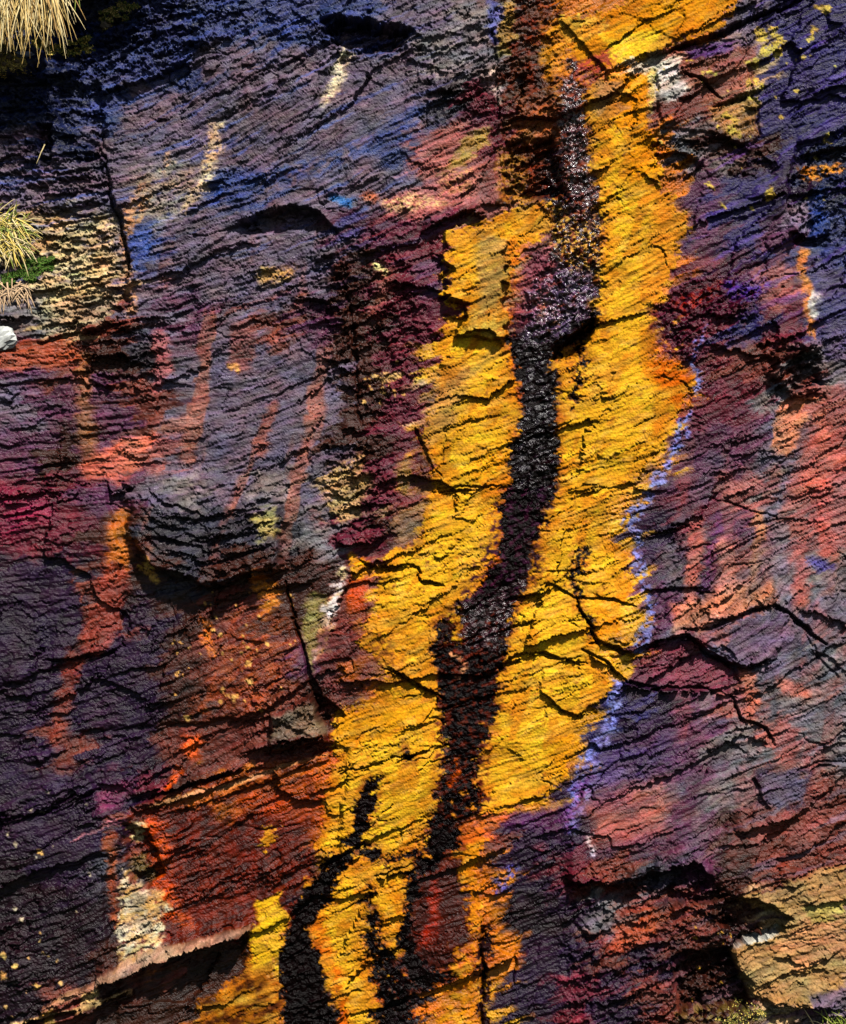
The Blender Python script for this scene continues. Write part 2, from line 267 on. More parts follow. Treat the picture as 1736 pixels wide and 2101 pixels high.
# the lower edges of beds
for pts, d, L in [
    ([(1380, 100), (1480, 64), (1560, 28), (1645, -12)], 8, 60),
    ([(655, 62), (700, 42), (770, 52), (855, 72)], 20, 34),
    ([(478, 472), (530, 442), (600, 424), (652, 434), (705, 482)], 20, 34),
    ([(400, 540), (470, 520), (520, 480)], 4, 30),
    ([(862, 480), (905, 458), (955, 436), (1005, 440)], 20, 26),
    ([(780, 580), (850, 586), (915, 600)], 14, 34), ([(880, 528), (925, 546)], 11, 22), ([(892, 608), (958, 628)], 12, 22), ([(905, 645), (965, 652)], 6, 14),
    ([(930, 700), (975, 680), (1010, 686), (1042, 706)], 12, 30),
    ([(1130, 716), (1165, 688), (1200, 668), (1230, 648)], 24, 36),
    ([(1580, 770), (1620, 738), (1660, 712), (1672, 700)], 18, 36), ([(1600, 800), (1640, 812), (1686, 795)], 14, 20),
    ([(1450, 705), (1530, 722), (1610, 738)], 9, 40), ([(1400, 640), (1480, 650), (1560, 652)], 6, 40),
    ([(1335, 318), (1390, 312), (1450, 332)], 13, 30), ([(1440, 280), (1500, 284), (1552, 308)], 13, 30), ([(1548, 302), (1600, 345)], 10, 20),
    ([(1312, 352), (1362, 378)], 7, 20), ([(1612, 476), (1660, 486), (1712, 476)], 20, 40), ([(1630, 322), (1690, 308), (1790, 290)], 14, 30),
    ([(1655, 196), (1700, 182), (1780, 170)], 9, 30), ([(1405, 146), (1440, 160), (1482, 198)], 5, 20), ([(1462, 212), (1505, 206), (1550, 186)], 6, 26),
    ([(1330, 362), (1450, 352)], 4, 20), ([(1270, 235), (1320, 222), (1365, 214)], 4, 30), ([(1220, 160), (1300, 120), (1380, 96)], 5, 40),
    ([(1610, 400), (1680, 392), (1780, 372)], 9, 30), ([(1530, 408), (1640, 398)], 4, 30),
    ([(1215, 1318), (1250, 1322), (1294, 1338), (1352, 1314), (1396, 1304), (1420, 1308), (1453, 1338), (1500, 1364), (1530, 1370), (1596, 1353)], 13, 50),
    ([(1385, 1293), (1453, 1284), (1521, 1260), (1588, 1243), (1615, 1253), (1656, 1287), (1700, 1322)], 8, 50),
    ([(1196, 1336), (1250, 1365), (1284, 1404), (1335, 1414), (1386, 1416), (1433, 1417), (1520, 1428)], 13, 40),
    ([(1310, 1217), (1386, 1206), (1460, 1210)], 8, 40), ([(1330, 1100), (1400, 1078), (1440, 1078)], 7, 40), ([(1520, 1075), (1600, 1060), (1700, 1070)], 5, 40),
    ([(1206, 1214), (1250, 1228), (1310, 1244)], 4.5, 40),
    ([(1100, 1412), (1115, 1420), (1150, 1456), (1190, 1468), (1222, 1456)], 5, 26),
    ([(1500, 1424), (1524, 1473), (1575, 1493), (1592, 1530)], 8, 26), ([(1630, 1253), (1673, 1253), (1760, 1300)], 10, 36), ([(1655, 1330), (1700, 1350), (1750, 1392)], 6, 36),
    ([(1480, 1520), (1560, 1560)], 4, 30), ([(1220, 1470), (1330, 1456)], 4, 30),
    ([(680, 1100), (715, 1112), (760, 1114), (800, 1090)], 22, 34), ([(740, 1152), (773, 1162), (850, 1160)], 13, 24), ([(848, 1162), (866, 1193), (905, 1196)], 3, 20),
    ([(790, 1370), (839, 1391), (880, 1412), (912, 1432)], 13, 30), ([(730, 1376), (790, 1382)], 3, 20),
    ([(1022, 1368), (1071, 1346), (1117, 1336), (1150, 1350), (1210, 1362)], 7, 50), ([(1036, 1294), (1060, 1282), (1100, 1272)], 4, 30), ([(1046, 1228), (1097, 1219), (1140, 1204), (1176, 1222)], 8, 44),
    ([(800, 1568), (836, 1550), (920, 1524)], 5, 50), ([(815, 1496), (910, 1472)], 4, 30), ([(1034, 1530), (1083, 1560)], 3.5, 30), ([(1090, 1200), (1185, 1185)], 3, 30),
    ([(1040, 996), (880, 1006)], 3, 40), ([(1150, 1010), (1240, 1000)], 4, 40), ([(1150, 1025), (1220, 1008), (1330, 985)], 4, 40), ([(900, 880), (1040, 850)], 3, 40), ([(1140, 820), (1260, 800)], 3, 30),
    ([(1260, 1560), (1160, 1590)], 3, 30), ([(1060, 1641), (1120, 1632)], 4, 30), ([(960, 1670), (1060, 1650), (1180, 1600), (1260, 1570)], 4, 70),
    ([(268, 1090), (281, 1123), (314, 1162), (397, 1183), (430, 1206), (490, 1183), (580, 1160)], 18, 50), ([(290, 1060), (400, 1068), (560, 1040)], 6, 22), ([(300, 1100), (420, 1110), (570, 1085)], 7, 18), ([(320, 1130), (420, 1150), (560, 1120)], 6, 16),
    ([(90, 1350), (146, 1350), (235, 1333)], 8, 40), ([(-20, 1506), (58, 1510)], 6, 40), ([(500, 1542), (574, 1520), (670, 1512)], 20, 30),
    ([(-60, 1700), (0, 1687), (66, 1670), (149, 1639), (205, 1616)], 8, 70),
    ([(262, 1636), (364, 1611), (463, 1586), (505, 1576)], 22, 22), ([(268, 1660), (331, 1652), (420, 1624), (500, 1586)], 9, 9),
    ([(196, 2014), (240, 2004), (275, 1993), (321, 1970), (397, 1943), (463, 1923), (520, 1904)], 40, 26),
    ([(10, 2116), (40, 2098), (99, 2086), (165, 2069), (275, 2036)], 24, 22), ([(80, 2066), (139, 2050), (205, 2026)], 6, 12),
    ([(140, 1990), (205, 1960)], 3, 20), ([(-20, 1840), (60, 1836)], 4, 30),
    ([(766, 1804), (800, 1795), (852, 1775)], 11, 20), ([(776, 1896), (836, 1877)], 6, 30), ([(690, 1790), (750, 1745)], 6, 20), ([(670, 1830), (745, 1818)], 3, 20),
    ([(1150, 1794), (1200, 1809), (1267, 1806), (1335, 1789), (1403, 1773), (1425, 1765), (1468, 1802)], 28, 50),
    ([(1500, 1702), (1548, 1694), (1630, 1682)], 15, 40), ([(1460, 1730), (1540, 1735), (1600, 1720)], 5, 24), ([(1400, 1640), (1500, 1620)], 4, 30),
    ([(1495, 1838), (1555, 1846), (1589, 1863), (1626, 1886)], 18, 26), ([(1490, 1943), (1540, 1925), (1610, 1900)], 8, 20),
    ([(1180, 1900), (1217, 1911), (1268, 1902)], 10, 24), ([(1420, 1870), (1480, 1875)], 12, 20), ([(1380, 1840), (1500, 1838)], 5, 20),
    ([(1575, 1958), (1622, 1971), (1656, 1980), (1736, 1950)], 9, 36), ([(1636, 1857), (1690, 1850), (1790, 1838)], 9, 30), ([(1495, 1838), (1588, 1808), (1790, 1762)], 5, 20),
    ([(1560, 2052), (1640, 2068), (1720, 2064)], 26, 24), ([(1310, 1990), (1440, 1950)], 8, 30), ([(1180, 2010), (1290, 1980)], 7, 30), ([(1160, 2060), (1400, 2030)], 6, 30),
    ([(1640, 2080), (1700, 2092), (1790, 2078)], 14, 26), ([(1300, 1940), (1420, 1925)], 7, 26),
    ([(70, 702), (149, 687), (240, 662)], 15, 34), ([(175, 737), (230, 728), (285, 732)], 16, 14), ([(228, 668), (331, 652)], 8, 10), ([(285, 768), (315, 768), (335, 788)], 6, 26),
    ([(-20, 655), (30, 660), (75, 654)], 14, 30), ([(284, 893), (334, 893)], 4, 20), ([(60, 962), (100, 952), (150, 949)], 6, 30), ([(214, 988), (232, 1012), (285, 1000)], 14, 26),
    ([(456, 668), (490, 672), (516, 654), (580, 668)], 6, 20), ([(588, 620), (640, 612), (690, 630)], 11, 26), ([(600, 588), (650, 580)], 6, 20), ([(655, 738), (726, 740)], 8, 20),
    ([(696, 886), (765, 884)], 10, 26), ([(690, 922), (775, 915)], 8, 20), ([(712, 1036), (775, 1034)], 13, 24), ([(640, 540), (700, 512)], 7, 24),
    ([(-20, 166), (60, 170), (180, 150)], 14, 14), ([(-10, 232), (60, 228), (120, 210)], 9, 12), ([(170, 318), (215, 320)], 9, 16), ([(60, 440), (150, 424), (230, 410)], 7, 10),
    ([(90, 470), (230, 440)], 6, 8), ([(100, 500), (240, 470)], 7, 9), ([(90, 600), (160, 590), (240, 570)], 8, 12), ([(100, 640), (240, 606)], 8, 12), ([(120, 560), (250, 530)], 6, 9),
    ([(320, 115), (440, 88)], 8, 24), ([(350, 140), (470, 110)], 5, 20), ([(150, 135), (260, 105), (350, 60)], 9, 18), ([(870, 196), (960, 190)], 9, 20), ([(820, 120), (920, 150), (980, 170)], 4, 16),
    ([(200, 290), (300, 262), (420, 205), (520, 160), (640, 110)], 2.5, 40), ([(380, 400), (520, 370), (640, 340)], 3, 40)]:
    lip(pts, d, L)
# cracks
CR = [([(1196, 1334), (1250, 1362), (1284, 1402), (1335, 1413), (1386, 1415), (1433, 1417), (1520, 1428)], 4), ([(1215, 1320), (1250, 1324), (1294, 1341), (1352, 1317), (1396, 1307), (1420, 1311), (1453, 1341), (1500, 1367), (1530, 1373), (1596, 1356)], 5),
      ([(1385, 1296), (1453, 1287), (1521, 1263), (1588, 1246), (1615, 1256), (1656, 1290), (1700, 1325)], 3.5), ([(1310, 1219), (1386, 1208), (1460, 1212)], 2.5), ([(1046, 1230), (1097, 1221), (1140, 1206), (1176, 1224), (1250, 1230), (1310, 1246)], 2.5),
      ([(1022, 1370), (1071, 1348), (1117, 1338), (1150, 1352), (1206, 1362)], 3), ([(790, 1373), (839, 1394), (880, 1415), (912, 1434)], 4.5), ([(1115, 1422), (1150, 1458), (1190, 1470), (1222, 1458)], 2), ([(700, 1590), (740, 1574), (836, 1552), (920, 1526)], 2.5),
      ([(1500, 1426), (1524, 1475), (1575, 1495), (1592, 1532)], 3), ([(-20, 1692), (66, 1672), (149, 1641), (205, 1618)], 3), ([(1380, 102), (1480, 66), (1560, 30), (1645, -10)], 4.5), ([(1262, 142), (1380, 102)], 2), ([(1410, 148), (1440, 162), (1482, 200)], 3), ([(1462, 214), (1505, 208), (1550, 188)], 3),
      ([(1140, 1012), (1190, 1000), (1240, 996)], 2), ([(884, 1008), (960, 1002), (1040, 998)], 2.5), ([(743, 1154), (773, 1164), (850, 1162), (866, 1193), (905, 1198)], 3), ([(1036, 1296), (1060, 1284), (1100, 1274)], 2), ([(1330, 1102), (1400, 1080), (1440, 1080)], 2.5), ([(1180, 1224), (1196, 1262), (1218, 1302), (1232, 1326)], 3.5),
      ([(770, 1803), (800, 1797), (852, 1777)], 3), ([(776, 1898), (836, 1879)], 2), ([(1460, 1020), (1540, 1050), (1600, 1062)], 1.8), ([(90, 1353), (146, 1351), (235, 1336)], 2.5), ([(200, 284), (330, 246), (470, 190), (560, 150), (640, 112)], 1.2), ([(1310, 1505), (1400, 1490), (1480, 1450)], 1.6), ([(1620, 1600), (1680, 1570), (1736, 1560)], 2)]
for pts, w_ in CR:
    groove([(p[0], p[1], .75 * w_ * (.4 if k in (0, len(pts) - 1) else 1)) for k, p in enumerate(pts)], 5 + 3.5 * w_, soft=1.6, wob=.85)
for pts, d in [([(205, 281, 2), (218, 331, 3), (226, 397, 5), (245, 447, 6), (258, 500, 3), (262, 560, 2)], 18),
               ([(700, 570, 2), (722, 640, 3), (728, 690, 4), (733, 823, 3), (740, 880, 2)], 9),
               ([(588, 1193, 1.5), (604, 1266, 2), (628, 1342, 3), (634, 1385, 5), (654, 1425, 8)], 16),
               ([(852, 885, 3), (870, 922, 4), (886, 972, 2)], 10),
               ([(1180, 1222, 1.5), (1193, 1260, 3), (1217, 1300, 3), (1230, 1322, 3)], 7),
               ([(1546, 170, 1.5), (1556, 220, 2.5), (1562, 280, 3)], 7), ([(1012, 60, 2), (1018, 130, 2.5), (1022, 240, 2)], 8),
               ([(1032, 250, 2), (1040, 330, 2), (1040, 420, 2)], 6), ([(990, 1900, 4), (992, 2000, 3), (988, 2101, 3)], 14),
               ([(1654, 1290, 2), (1680, 1350, 2), (1720, 1390, 2)], 6), ([(1548, 1600, 4), (1560, 1640, 6), (1575, 1660, 4)], 12),
               ([(350, 1230, 1.2), (358, 1300, 1.5), (362, 1350, 1)], 5), ([(1232, 1100, 2), (1250, 1150, 1)], 3), ([(575, 1060, 2), (580, 1160, 2)], 8)]:
    groove(pts, d)

# ------------------------------------------------------------------ colours of the stone (as seen sunlit, 0..255) on a coarse chart
PAL = dict(B=(60, 66, 108), D=(34, 39, 68), P=(104, 89, 106), G=(122, 110, 112), V=(44, 26, 48), K=(36, 21, 30), M=(100, 38, 52), R=(112, 56, 46),
           O=(216, 122, 28), Y=(238, 168, 42), T=(196, 160, 116), S=(156, 92, 88), W=(236, 214, 190), N=(64, 35, 28), X=(92, 26, 8), I=(46, 38, 84),
           C=(60, 55, 64), L=(90, 50, 74))
chart = ["DDDBBBBBBPPGNOOOOPII", "DDBBBPPPPPGGNNOWRTII", "DDBPPPPPPPCMNNORRTII", "PDPPPPPPPBSMNNYOGNID", "PPPPPBPPPPSSNNYOLIVD", "TTGBPPPPLMMTSNYOLILB",
         "GTTPPPPPNMLTMNYOMLSI", "GTRPLPRLNMMTMGYYMIMI", "LRNCPPPPNMYYNYYYMRRG", "PLLRPPPPNMTYKYYYMMGS", "LNLSPPPPNMYYKYYYLLPS", "MMLPGPGPTMYYKYYLMSGS",
         "MMNCCCCGMNYYKYYVMLSS", "VVRNCNNNRYYYKYYLCSSG", "VVRVNRNNRYYKYYYLPSPP", "VVVVNRRLROYKYYYMMPPG", "VVVVNRRNROYKYYIVLSGG", "VRVVRRRXOYYKYYIVLGSG",
         "VVVMNOOOYYKYYVIPLGVR", "VVVRXXRYYYKRVVLLLNRR", "KVCRXXXNYYXOVMRCLNRR", "KKKWXXXKYOXOKVGRRNTT", "KKNRNNYKYKXOVVRVNKTT", "KRNNOOYKYKOYVMVRNNTG"]
rows, cols = len(chart), len(chart[0])
lut = np.array([[PAL[c] for c in r] for r in chart], np.float32) / 255
bshift = hash2(np.floor(fl2).astype(np.int32), np.floor((LU + 30 * n_c) / 260).astype(np.int32), 91) - .5
gx = (X + 34 * n_a + 22 * n_c + 8 * n_f + 30 * hp + 24 * hq + 70 * bshift) / W * cols - 0.5
gy = (Y + 30 * n_b + 20 * n_d + 6 * n_f + 26 * (mh - .5) + 14 * (hs - .5)) / H * rows - 0.5
gx = np.clip(gx, 0, cols - 1.001); gy = np.clip(gy, 0, rows - 1.001)
ix = np.floor(gx).astype(int); iy = np.floor(gy).astype(int)
fx = sstep(0.3, 0.7, gx - ix)[..., None]; fy = sstep(0.3, 0.7, gy - iy)[..., None]
col = (lut[iy, ix] * (1 - fx) + lut[iy, ix + 1] * fx) * (1 - fy) + (lut[iy + 1, ix] * (1 - fx) + lut[iy + 1, ix + 1] * fx) * fy
del gx, gy, ix, iy, fx, fy
wet = np.zeros_like(hgt); crust = np.zeros_like(hgt)
owner = np.zeros(X.shape, np.int32); parts = [('rock_bed', None)]

def rgb(c): return np.array(PAL[c] if isinstance(c, str) else c, np.float32) / 255
def rim(sl, sd_amt, seed):
    x, y = X[sl], Y[sl]
    return sd_amt * (1.1 * fbm(x / 30, y / 22, seed, 4) + 0.8 * fbm(x / 8, y / 6, seed + 1, 2))
def paint(kind, pts, c, soft=4.0, wob=1.0, amt=1.0, part=None, label=None, wetness=None, cr=None, mott=None, pad=40, ragged=0):
    """mott=(scale, threshold, softness, seed): the stain breaks up into specks"""
    sl, m = region(kind, pts, soft, pad, wob)
    if ragged:
        x = WX[sl]; y = WY[sl]
        sd = poly_sd(pts, x, y) if kind == 'poly' else stroke_sd(pts, x, y)
        m = sstep(-soft, soft, sd + rim(sl, ragged, len(parts) + 300))
    if mott:
        sc, th, so, sd = mott
        f = fbm(X[sl] / sc, (Y[sl] + 0.25 * X[sl]) / (sc * 0.7), sd, 3)
        m = m * sstep(th - so, th + so, f)
    a = (m * amt)[..., None]
    col[sl] = col[sl] * (1 - a) + rgb(c) * a
    if wetness is not None: wet[sl] = wet[sl] * (1 - m) + wetness * m
    if cr is not None: crust[sl] = crust[sl] * (1 - m) + cr * m
    if part:
        parts.append((part, label)); owner[sl] = np.where(m > 0.5, len(parts) - 1, owner[sl])
    return m

# vertical runs of rust and lime on the right and left of the seep
run = fbm((X + 0.25 * Y + 14 * n_a + 10 * hp) / 60, Y / 300, 71, 3)
msk = sstep(1330, 1450, X) * sstep(820, 950, Y) * (1 - sstep(1700, 1850, Y))
for c, lo, hi, a_ in (('S', 0.15, 0.45, 0.5), ('G', -0.45, -0.15, -0.55)):
    k = (sstep(lo, hi, run) if a_ > 0 else 1 - sstep(lo, hi, run)) * abs(a_) * msk
    col = col * (1 - k[..., None]) + rgb(c) * k[..., None]
run2 = fbm((X + 0.2 * Y + 14 * n_a + 12 * hp) / 60, Y / 260, 72, 3)
msk = sstep(200, 320, X) * (1 - sstep(640, 760, X)) * sstep(380, 700, Y) * (1 - sstep(1000, 1250, Y))
k = sstep(0.22, 0.5, run2) * 0.65 * msk; col = col * (1 - k[..., None]) + rgb((170, 98, 76)) * k[..., None]
# broken lines of ochre and blue following the layers
run3 = fbm(LU / 220, LWW / 18, 73, 3)
for c, m_ in (((60, 82, 160), (1 - sstep(700, 1100, X)) * (1 - sstep(420, 700, Y))), ((90, 62, 150), sstep(1300, 1500, X) * (1 - sstep(450, 900, Y))),
              ((150, 62, 66), sstep(1100, 1300, X) * sstep(1500, 1700, Y)), ((86, 88, 104), sstep(1300, 1500, X) * sstep(900, 1300, Y))):
    k = sstep(0.22, 0.48, run3) * 0.55 * m_; col = col * (1 - k[..., None]) + rgb(c) * k[..., None]

P_, K_ = 'poly', 'stroke'
# blotches of other colours on the bare rock
for pts, c in (([(1600, 1085, 16), (1604, 1170, 17), (1608, 1245, 14)], (112, 104, 116)), ([(1640, 940, 14), (1615, 1010, 16), (1580, 1060, 14)], (104, 98, 118)), ([(1560, 1060, 13), (1560, 1150, 12), (1550, 1190, 7)], (196, 124, 82)), ([(1430, 1080, 14), (1425, 1150, 18), (1415, 1240, 12)], (196, 104, 88)),
               ([(1470, 940, 20), (1440, 1010, 18), (1400, 1060, 12)], (84, 62, 82)), ([(1490, 1120, 12), (1500, 1200, 20), (1470, 1260, 12)], (204, 132, 118)), ([(1650, 1120, 14), (1650, 1240, 12)], (188, 96, 86)), ([(1690, 1000, 18), (1700, 1130, 16)], (200, 96, 86)), ([(1380, 1130, 16), (1378, 1200, 14)], (92, 84, 92)),
               ([(1555, 1400, 12), (1558, 1450, 10)], (76, 76, 84)), ([(1580, 1400, 9), (1586, 1480, 10)], (80, 78, 86)), ([(1530, 1385, 16), (1545, 1440, 14), (1540, 1480, 10)], (190, 104, 78)), ([(1610, 1410, 18), (1650, 1420, 14)], (196, 112, 96)), ([(1480, 1530, 12), (1470, 1570, 12)], (88, 78, 92)), ([(1680, 850, 10), (1690, 930, 12)], (206, 126, 96)),
               ([(330, 700, 22), (340, 760, 18), (320, 800, 10)], (176, 96, 96)), ([(500, 680, 24), (490, 740, 22)], (142, 80, 74)), ([(560, 830, 10), (540, 900, 14), (535, 930, 10)], (156, 84, 72)), ([(350, 880, 16), (400, 860, 18), (380, 940, 16)], (160, 100, 84))):
    sl, m = region('stroke', pts, 8, 40, .8); a = (m * .8)[..., None]; col[sl] = col[sl] * (1 - a) + np.array(c, np.float32) / 255 * a
paint(K_, [(445, 262, 13), (432, 330, 16), (415, 385, 12), (380, 430, 8)], (246, 216, 178), 9, mott=(11, -0.25, 0.25, 81), cr=0.5, part='lime_crust', label='pale cream lime streak on the purple slate')
paint(K_, [(350, 325, 9), (345, 350, 10)], (236, 176, 140), 6, mott=(9, -0.2, 0.25, 82))
paint(K_, [(300, 390, 14), (275, 440, 18), (262, 480, 12), (262, 560, 10), (270, 640, 10)], (214, 150, 106), 8, mott=(12, -0.25, 0.3, 83))
paint(P_, [(270, 350), (390, 320), (420, 420), (330, 470), (290, 440)], (196, 180, 150), 26, amt=.65, mott=(20, -0.2, 0.4, 84))
paint(K_, [(715, 105, 9), (700, 140, 14), (685, 180, 11), (665, 215, 5)], (248, 228, 190), 8, mott=(9, -0.3, 0.25, 85), cr=0.5, part='lime_crust', label='pale cream lime streak below the dark hollow')
paint(P_, [(265, 478), (312, 470), (310, 520), (292, 560), (264, 545)], (66, 86, 160), 8, amt=.85)
paint(K_, [(440, 400, 20), (560, 370, 22), (650, 345, 20), (760, 300, 16), (860, 230, 14)], (58, 76, 138), 16, amt=.75, mott=(18, -0.1, 0.3, 86))
paint(K_, [(690, 412, 10), (720, 420, 8)], (62, 110, 170), 7); paint(K_, [(752, 405, 12), (770, 412, 8)], (196, 108, 80), 8)
paint(P_, [(80, 470), (240, 440), (250, 560), (110, 640), (70, 600)], (226, 196, 140), 18, amt=.8, mott=(22, -0.25, 0.3, 87))
paint(P_, [(60, 640), (240, 600), (220, 660), (100, 690)], (190, 168, 136), 10, amt=.8)
paint(K_, [(545, 565, 15), (590, 560, 14)], (236, 186, 100), 9, amt=.85, mott=(12, -0.3, 0.3, 88)); paint(K_, [(480, 750, 9), (490, 745, 7)], (232, 168, 90), 4)
paint(K_, [(170, 740, 14), (175, 850, 16), (180, 930, 14)], (166, 108, 62), 12, amt=.7); paint(P_, [(0, 710), (150, 690), (170, 740), (60, 760), (0, 760)], (190, 92, 56), 8, amt=.8)
paint(P_, [(160, 950), (250, 905), (330, 880), (280, 960), (240, 990), (170, 980)], (232, 118, 88), 12, amt=.85)
paint(P_, [(0, 1000), (120, 1010), (110, 1060), (40, 1110), (0, 1100)], (138, 36, 66), 20, amt=.7)
paint(K_, [(244, 1060, 16), (246, 1110, 20), (240, 1170, 26)], (206, 116, 40), 9, amt=.85); paint(K_, [(235, 1190, 34), (205, 1290, 28), (190, 1330, 20)], (142, 62, 50), 8, amt=.85)
paint(K_, [(150, 1350, 20), (135, 1420, 14), (110, 1520, 14)], (134, 60, 44), 7, amt=.8)
paint(K_, [(290, 1140, 5), (305, 1165, 10), (318, 1195, 9)], (246, 184, 90), 5, mott=(9, -0.35, 0.2, 89), cr=.4, part='lichen_patch', label='bright orange lichen under the dark slate nose')
paint(K_, [(530, 1190, 18), (560, 1230, 22), (545, 1260, 12)], (222, 130, 42), 6, amt=.9, mott=(14, -0.3, 0.2, 90)); paint(K_, [(425, 1280, 10), (432, 1320, 10), (440, 1350, 5)], (236, 128, 50), 7, mott=(10, -0.3, 0.3, 91))
paint(P_, [(480, 1250), (600, 1260), (610, 1400), (540, 1460), (380, 1480), (420, 1400)], (166, 78, 34), 22, amt=.6, mott=(24, -0.1, 0.35, 92))
paint(K_, [(395, 1530, 22), (400, 1545, 14)], (240, 92, 34), 8, part='iron_stain', label='vivid orange red blotch on the plum rock'); paint(K_, [(360, 1590, 14), (345, 1610, 8)], (226, 88, 24), 9)
paint(P_, [(205, 1620), (270, 1600), (240, 1660), (200, 1670)], (140, 58, 92), 12, amt=.7)
paint(P_, [(640, 1215), (670, 1230), (650, 1340), (640, 1380), (628, 1340), (615, 1270)], (152, 142, 80), 9, amt=.85)
paint(K_, [(705, 1165, 8), (698, 1200, 10), (682, 1250, 15), (668, 1310, 12), (655, 1350, 7)], (240, 222, 218), 5, mott=(10, -0.45, 0.2, 93), cr=.6, part='lime_crust', label='white lime trickle beside the orange stain')
paint(P_, [(725, 1130), (760, 1150), (745, 1190), (722, 1188)], (246, 160, 22), 5, cr=.3); paint(P_, [(720, 1190), (755, 1190), (745, 1260), (720, 1270)], (190, 76, 14), 8)
paint(P_, [(650, 1300), (760, 1240), (790, 1330), (740, 1400), (700, 1440), (660, 1400)], (108, 50, 48), 12, amt=.8); paint(P_, [(700, 1360), (750, 1350), (740, 1400), (700, 1400)], (206, 108, 28), 12, amt=.8)
# the red brown block face, lower left
paint(P_, [(262, 1665), (480, 1590), (680, 1535), (668, 1640), (655, 1740), (640, 1800), (560, 1870), (500, 1900), (330, 1940), (335, 1850), (300, 1760), (262, 1720)], (104, 34, 14), 8, part='stained_face', label='deep red brown stained rock face between two ledges')
paint(P_, [(320, 1650), (500, 1590), (690, 1540), (690, 1600), (560, 1640), (470, 1690), (430, 1665)], (196, 104, 34), 14, amt=.85)
paint(P_, [(262, 1690), (640, 1560), (660, 1720), (560, 1870), (330, 1940)], (58, 20, 12), 10, amt=.75, mott=(24, 0.08, 0.3, 190))
paint(P_, [(460, 1640), (560, 1600), (640, 1590), (650, 1690), (560, 1680)], (162, 66, 14), 20, amt=.8)
paint(K_, [(310, 1690, 22), (330, 1740, 22), (330, 1800, 18), (350, 1870, 16), (385, 1900, 12)], (214, 84, 18), 14, amt=.85, mott=(16, -0.25, 0.3, 94))
paint(K_, [(228, 1710, 10), (232, 1800, 8), (238, 1900, 5)], (150, 72, 40), 7, amt=.9)
paint(P_, [(262, 1700), (290, 1682), (303, 1690), (290, 1720), (270, 1732)], (238, 214, 160), 4, mott=(10, -0.4, 0.2, 95), cr=.5, part='lime_crust', label='small cream crust above the white patch')
paint(P_, [(255, 1780), (272, 1790), (285, 1825), (335, 1832), (342, 1880), (342, 1940), (300, 1950), (242, 1985), (244, 1880)], (232, 210, 176), 5, mott=(13, -0.28, 0.2, 96), cr=.7, part='lime_crust', label='broad white crust patch above the lower ledge')
paint(P_, [(285, 1820), (310, 1850), (300, 1900), (270, 1890), (268, 1840)], (150, 130, 100), 9, amt=.6)
paint(K_, [(285, 1770, 16), (300, 1800, 14)], (120, 96, 52), 8, amt=.8); paint(P_, [(380, 1990), (520, 1920), (510, 2101), (200, 2101), (330, 2040)], (52, 28, 18), 10)
paint(P_, [(180, 2020), (200, 2016), (205, 2060), (170, 2062)], (220, 186, 120), 5); paint(P_, [(90, 2070), (120, 2060), (110, 2101), (90, 2101)], (190, 150, 70), 6)
paint(P_, [(204, 1998), (300, 1950), (400, 1926), (513, 1898), (513, 1908), (397, 1942), (275, 1992), (202, 2014)], (186, 140, 112), 3, wob=.4, part='rock_ledge', label='pale pinkish ledge edge below the white crust')
paint(P_, [(90, 2062), (140, 2034), (200, 2010), (200, 2020), (150, 2044), (92, 2072)], (176, 120, 92), 3, wob=.4, part='rock_ledge')
paint(K_, [(30, 2098, 5), (99, 2084, 5), (165, 2066, 5), (265, 2036, 4)], (202, 160, 106), 2, wob=.4)
paint(K_, [(308, 1658, 4), (397, 1627, 5), (496, 1606, 5), (574, 1574, 4), (670, 1545, 3)], (206, 142, 96), 3, wob=.4, part='rock_ledge', label='thin bright ledge edge along the top of the red face')
paint(K_, [(150, 1725, 2.5), (199, 1700, 4), (235, 1681, 4)], (160, 104, 112), 3)

# the yellow ochre crust, its lobes cut apart by the black seep
YL = (244, 180, 46)
def ochre(pts, c=YL, soft=3, label=None, **k):
    paint(P_, pts, (176, 92, 34), 20, amt=.6, mott=(26, -.1, .4, 170))
    paint(P_, pts, c, soft, part='ochre_crust', label=label, cr=1.0, ragged=11, **k)
    sl = box_of(pts, 10); sd = poly_sd(pts, WX[sl], WY[sl])
    a = (sstep(-4, 6, sd) * (1 - sstep(8, 46, sd + 34 * n_c[sl] + 20 * n_a[sl])) * .46)[..., None]
    col[sl] = col[sl] * (1 - a) + rgb((200, 108, 28)) * a
ochre([(1150, 35), (1240, 25), (1330, -30), (1560, -60), (1500, 20), (1470, 60), (1300, 118), (1262, 140), (1215, 150), (1160, 110)], (232, 152, 28), label='orange yellow crust at the top beside the long crack')
ochre([(1150, 35), (1235, 30), (1240, 72), (1180, 72), (1152, 90)], (246, 200, 80))
paint(P_, [(1245, 72), (1340, 60), (1380, 90), (1300, 116), (1262, 138)], (246, 196, 52), 8, cr=1.)
ochre([(1200, 170), (1290, 150), (1345, 150), (1330, 230), (1352, 330), (1372, 400), (1412, 440), (1400, 505), (1380, 560), (1348, 640), (1340, 730), (1400, 750), (1420, 790), (1385, 870), (1350, 920), (1304, 990),
       (1250, 1045), (1244, 1100), (1290, 1130), (1292, 1160), (1286, 1220), (1268, 1290), (1215, 1335), (1246, 1385), (1240, 1425), (1190, 1465), (1186, 1515), (1162, 1590), (1100, 1642), (990, 1672), (972, 1600),
       (985, 1540), (1010, 1500), (1022, 1440), (1024, 1370), (1042, 1300), (1046, 1240), (1078, 1210), (1088, 1140), (1112, 1090), (1132, 1030), (1148, 960), (1142, 850), (1138, 740), (1215, 700), (1232, 600), (1240, 480), (1225, 350), (1190, 250)],
      label='broad yellow ochre crust right of the black seep')
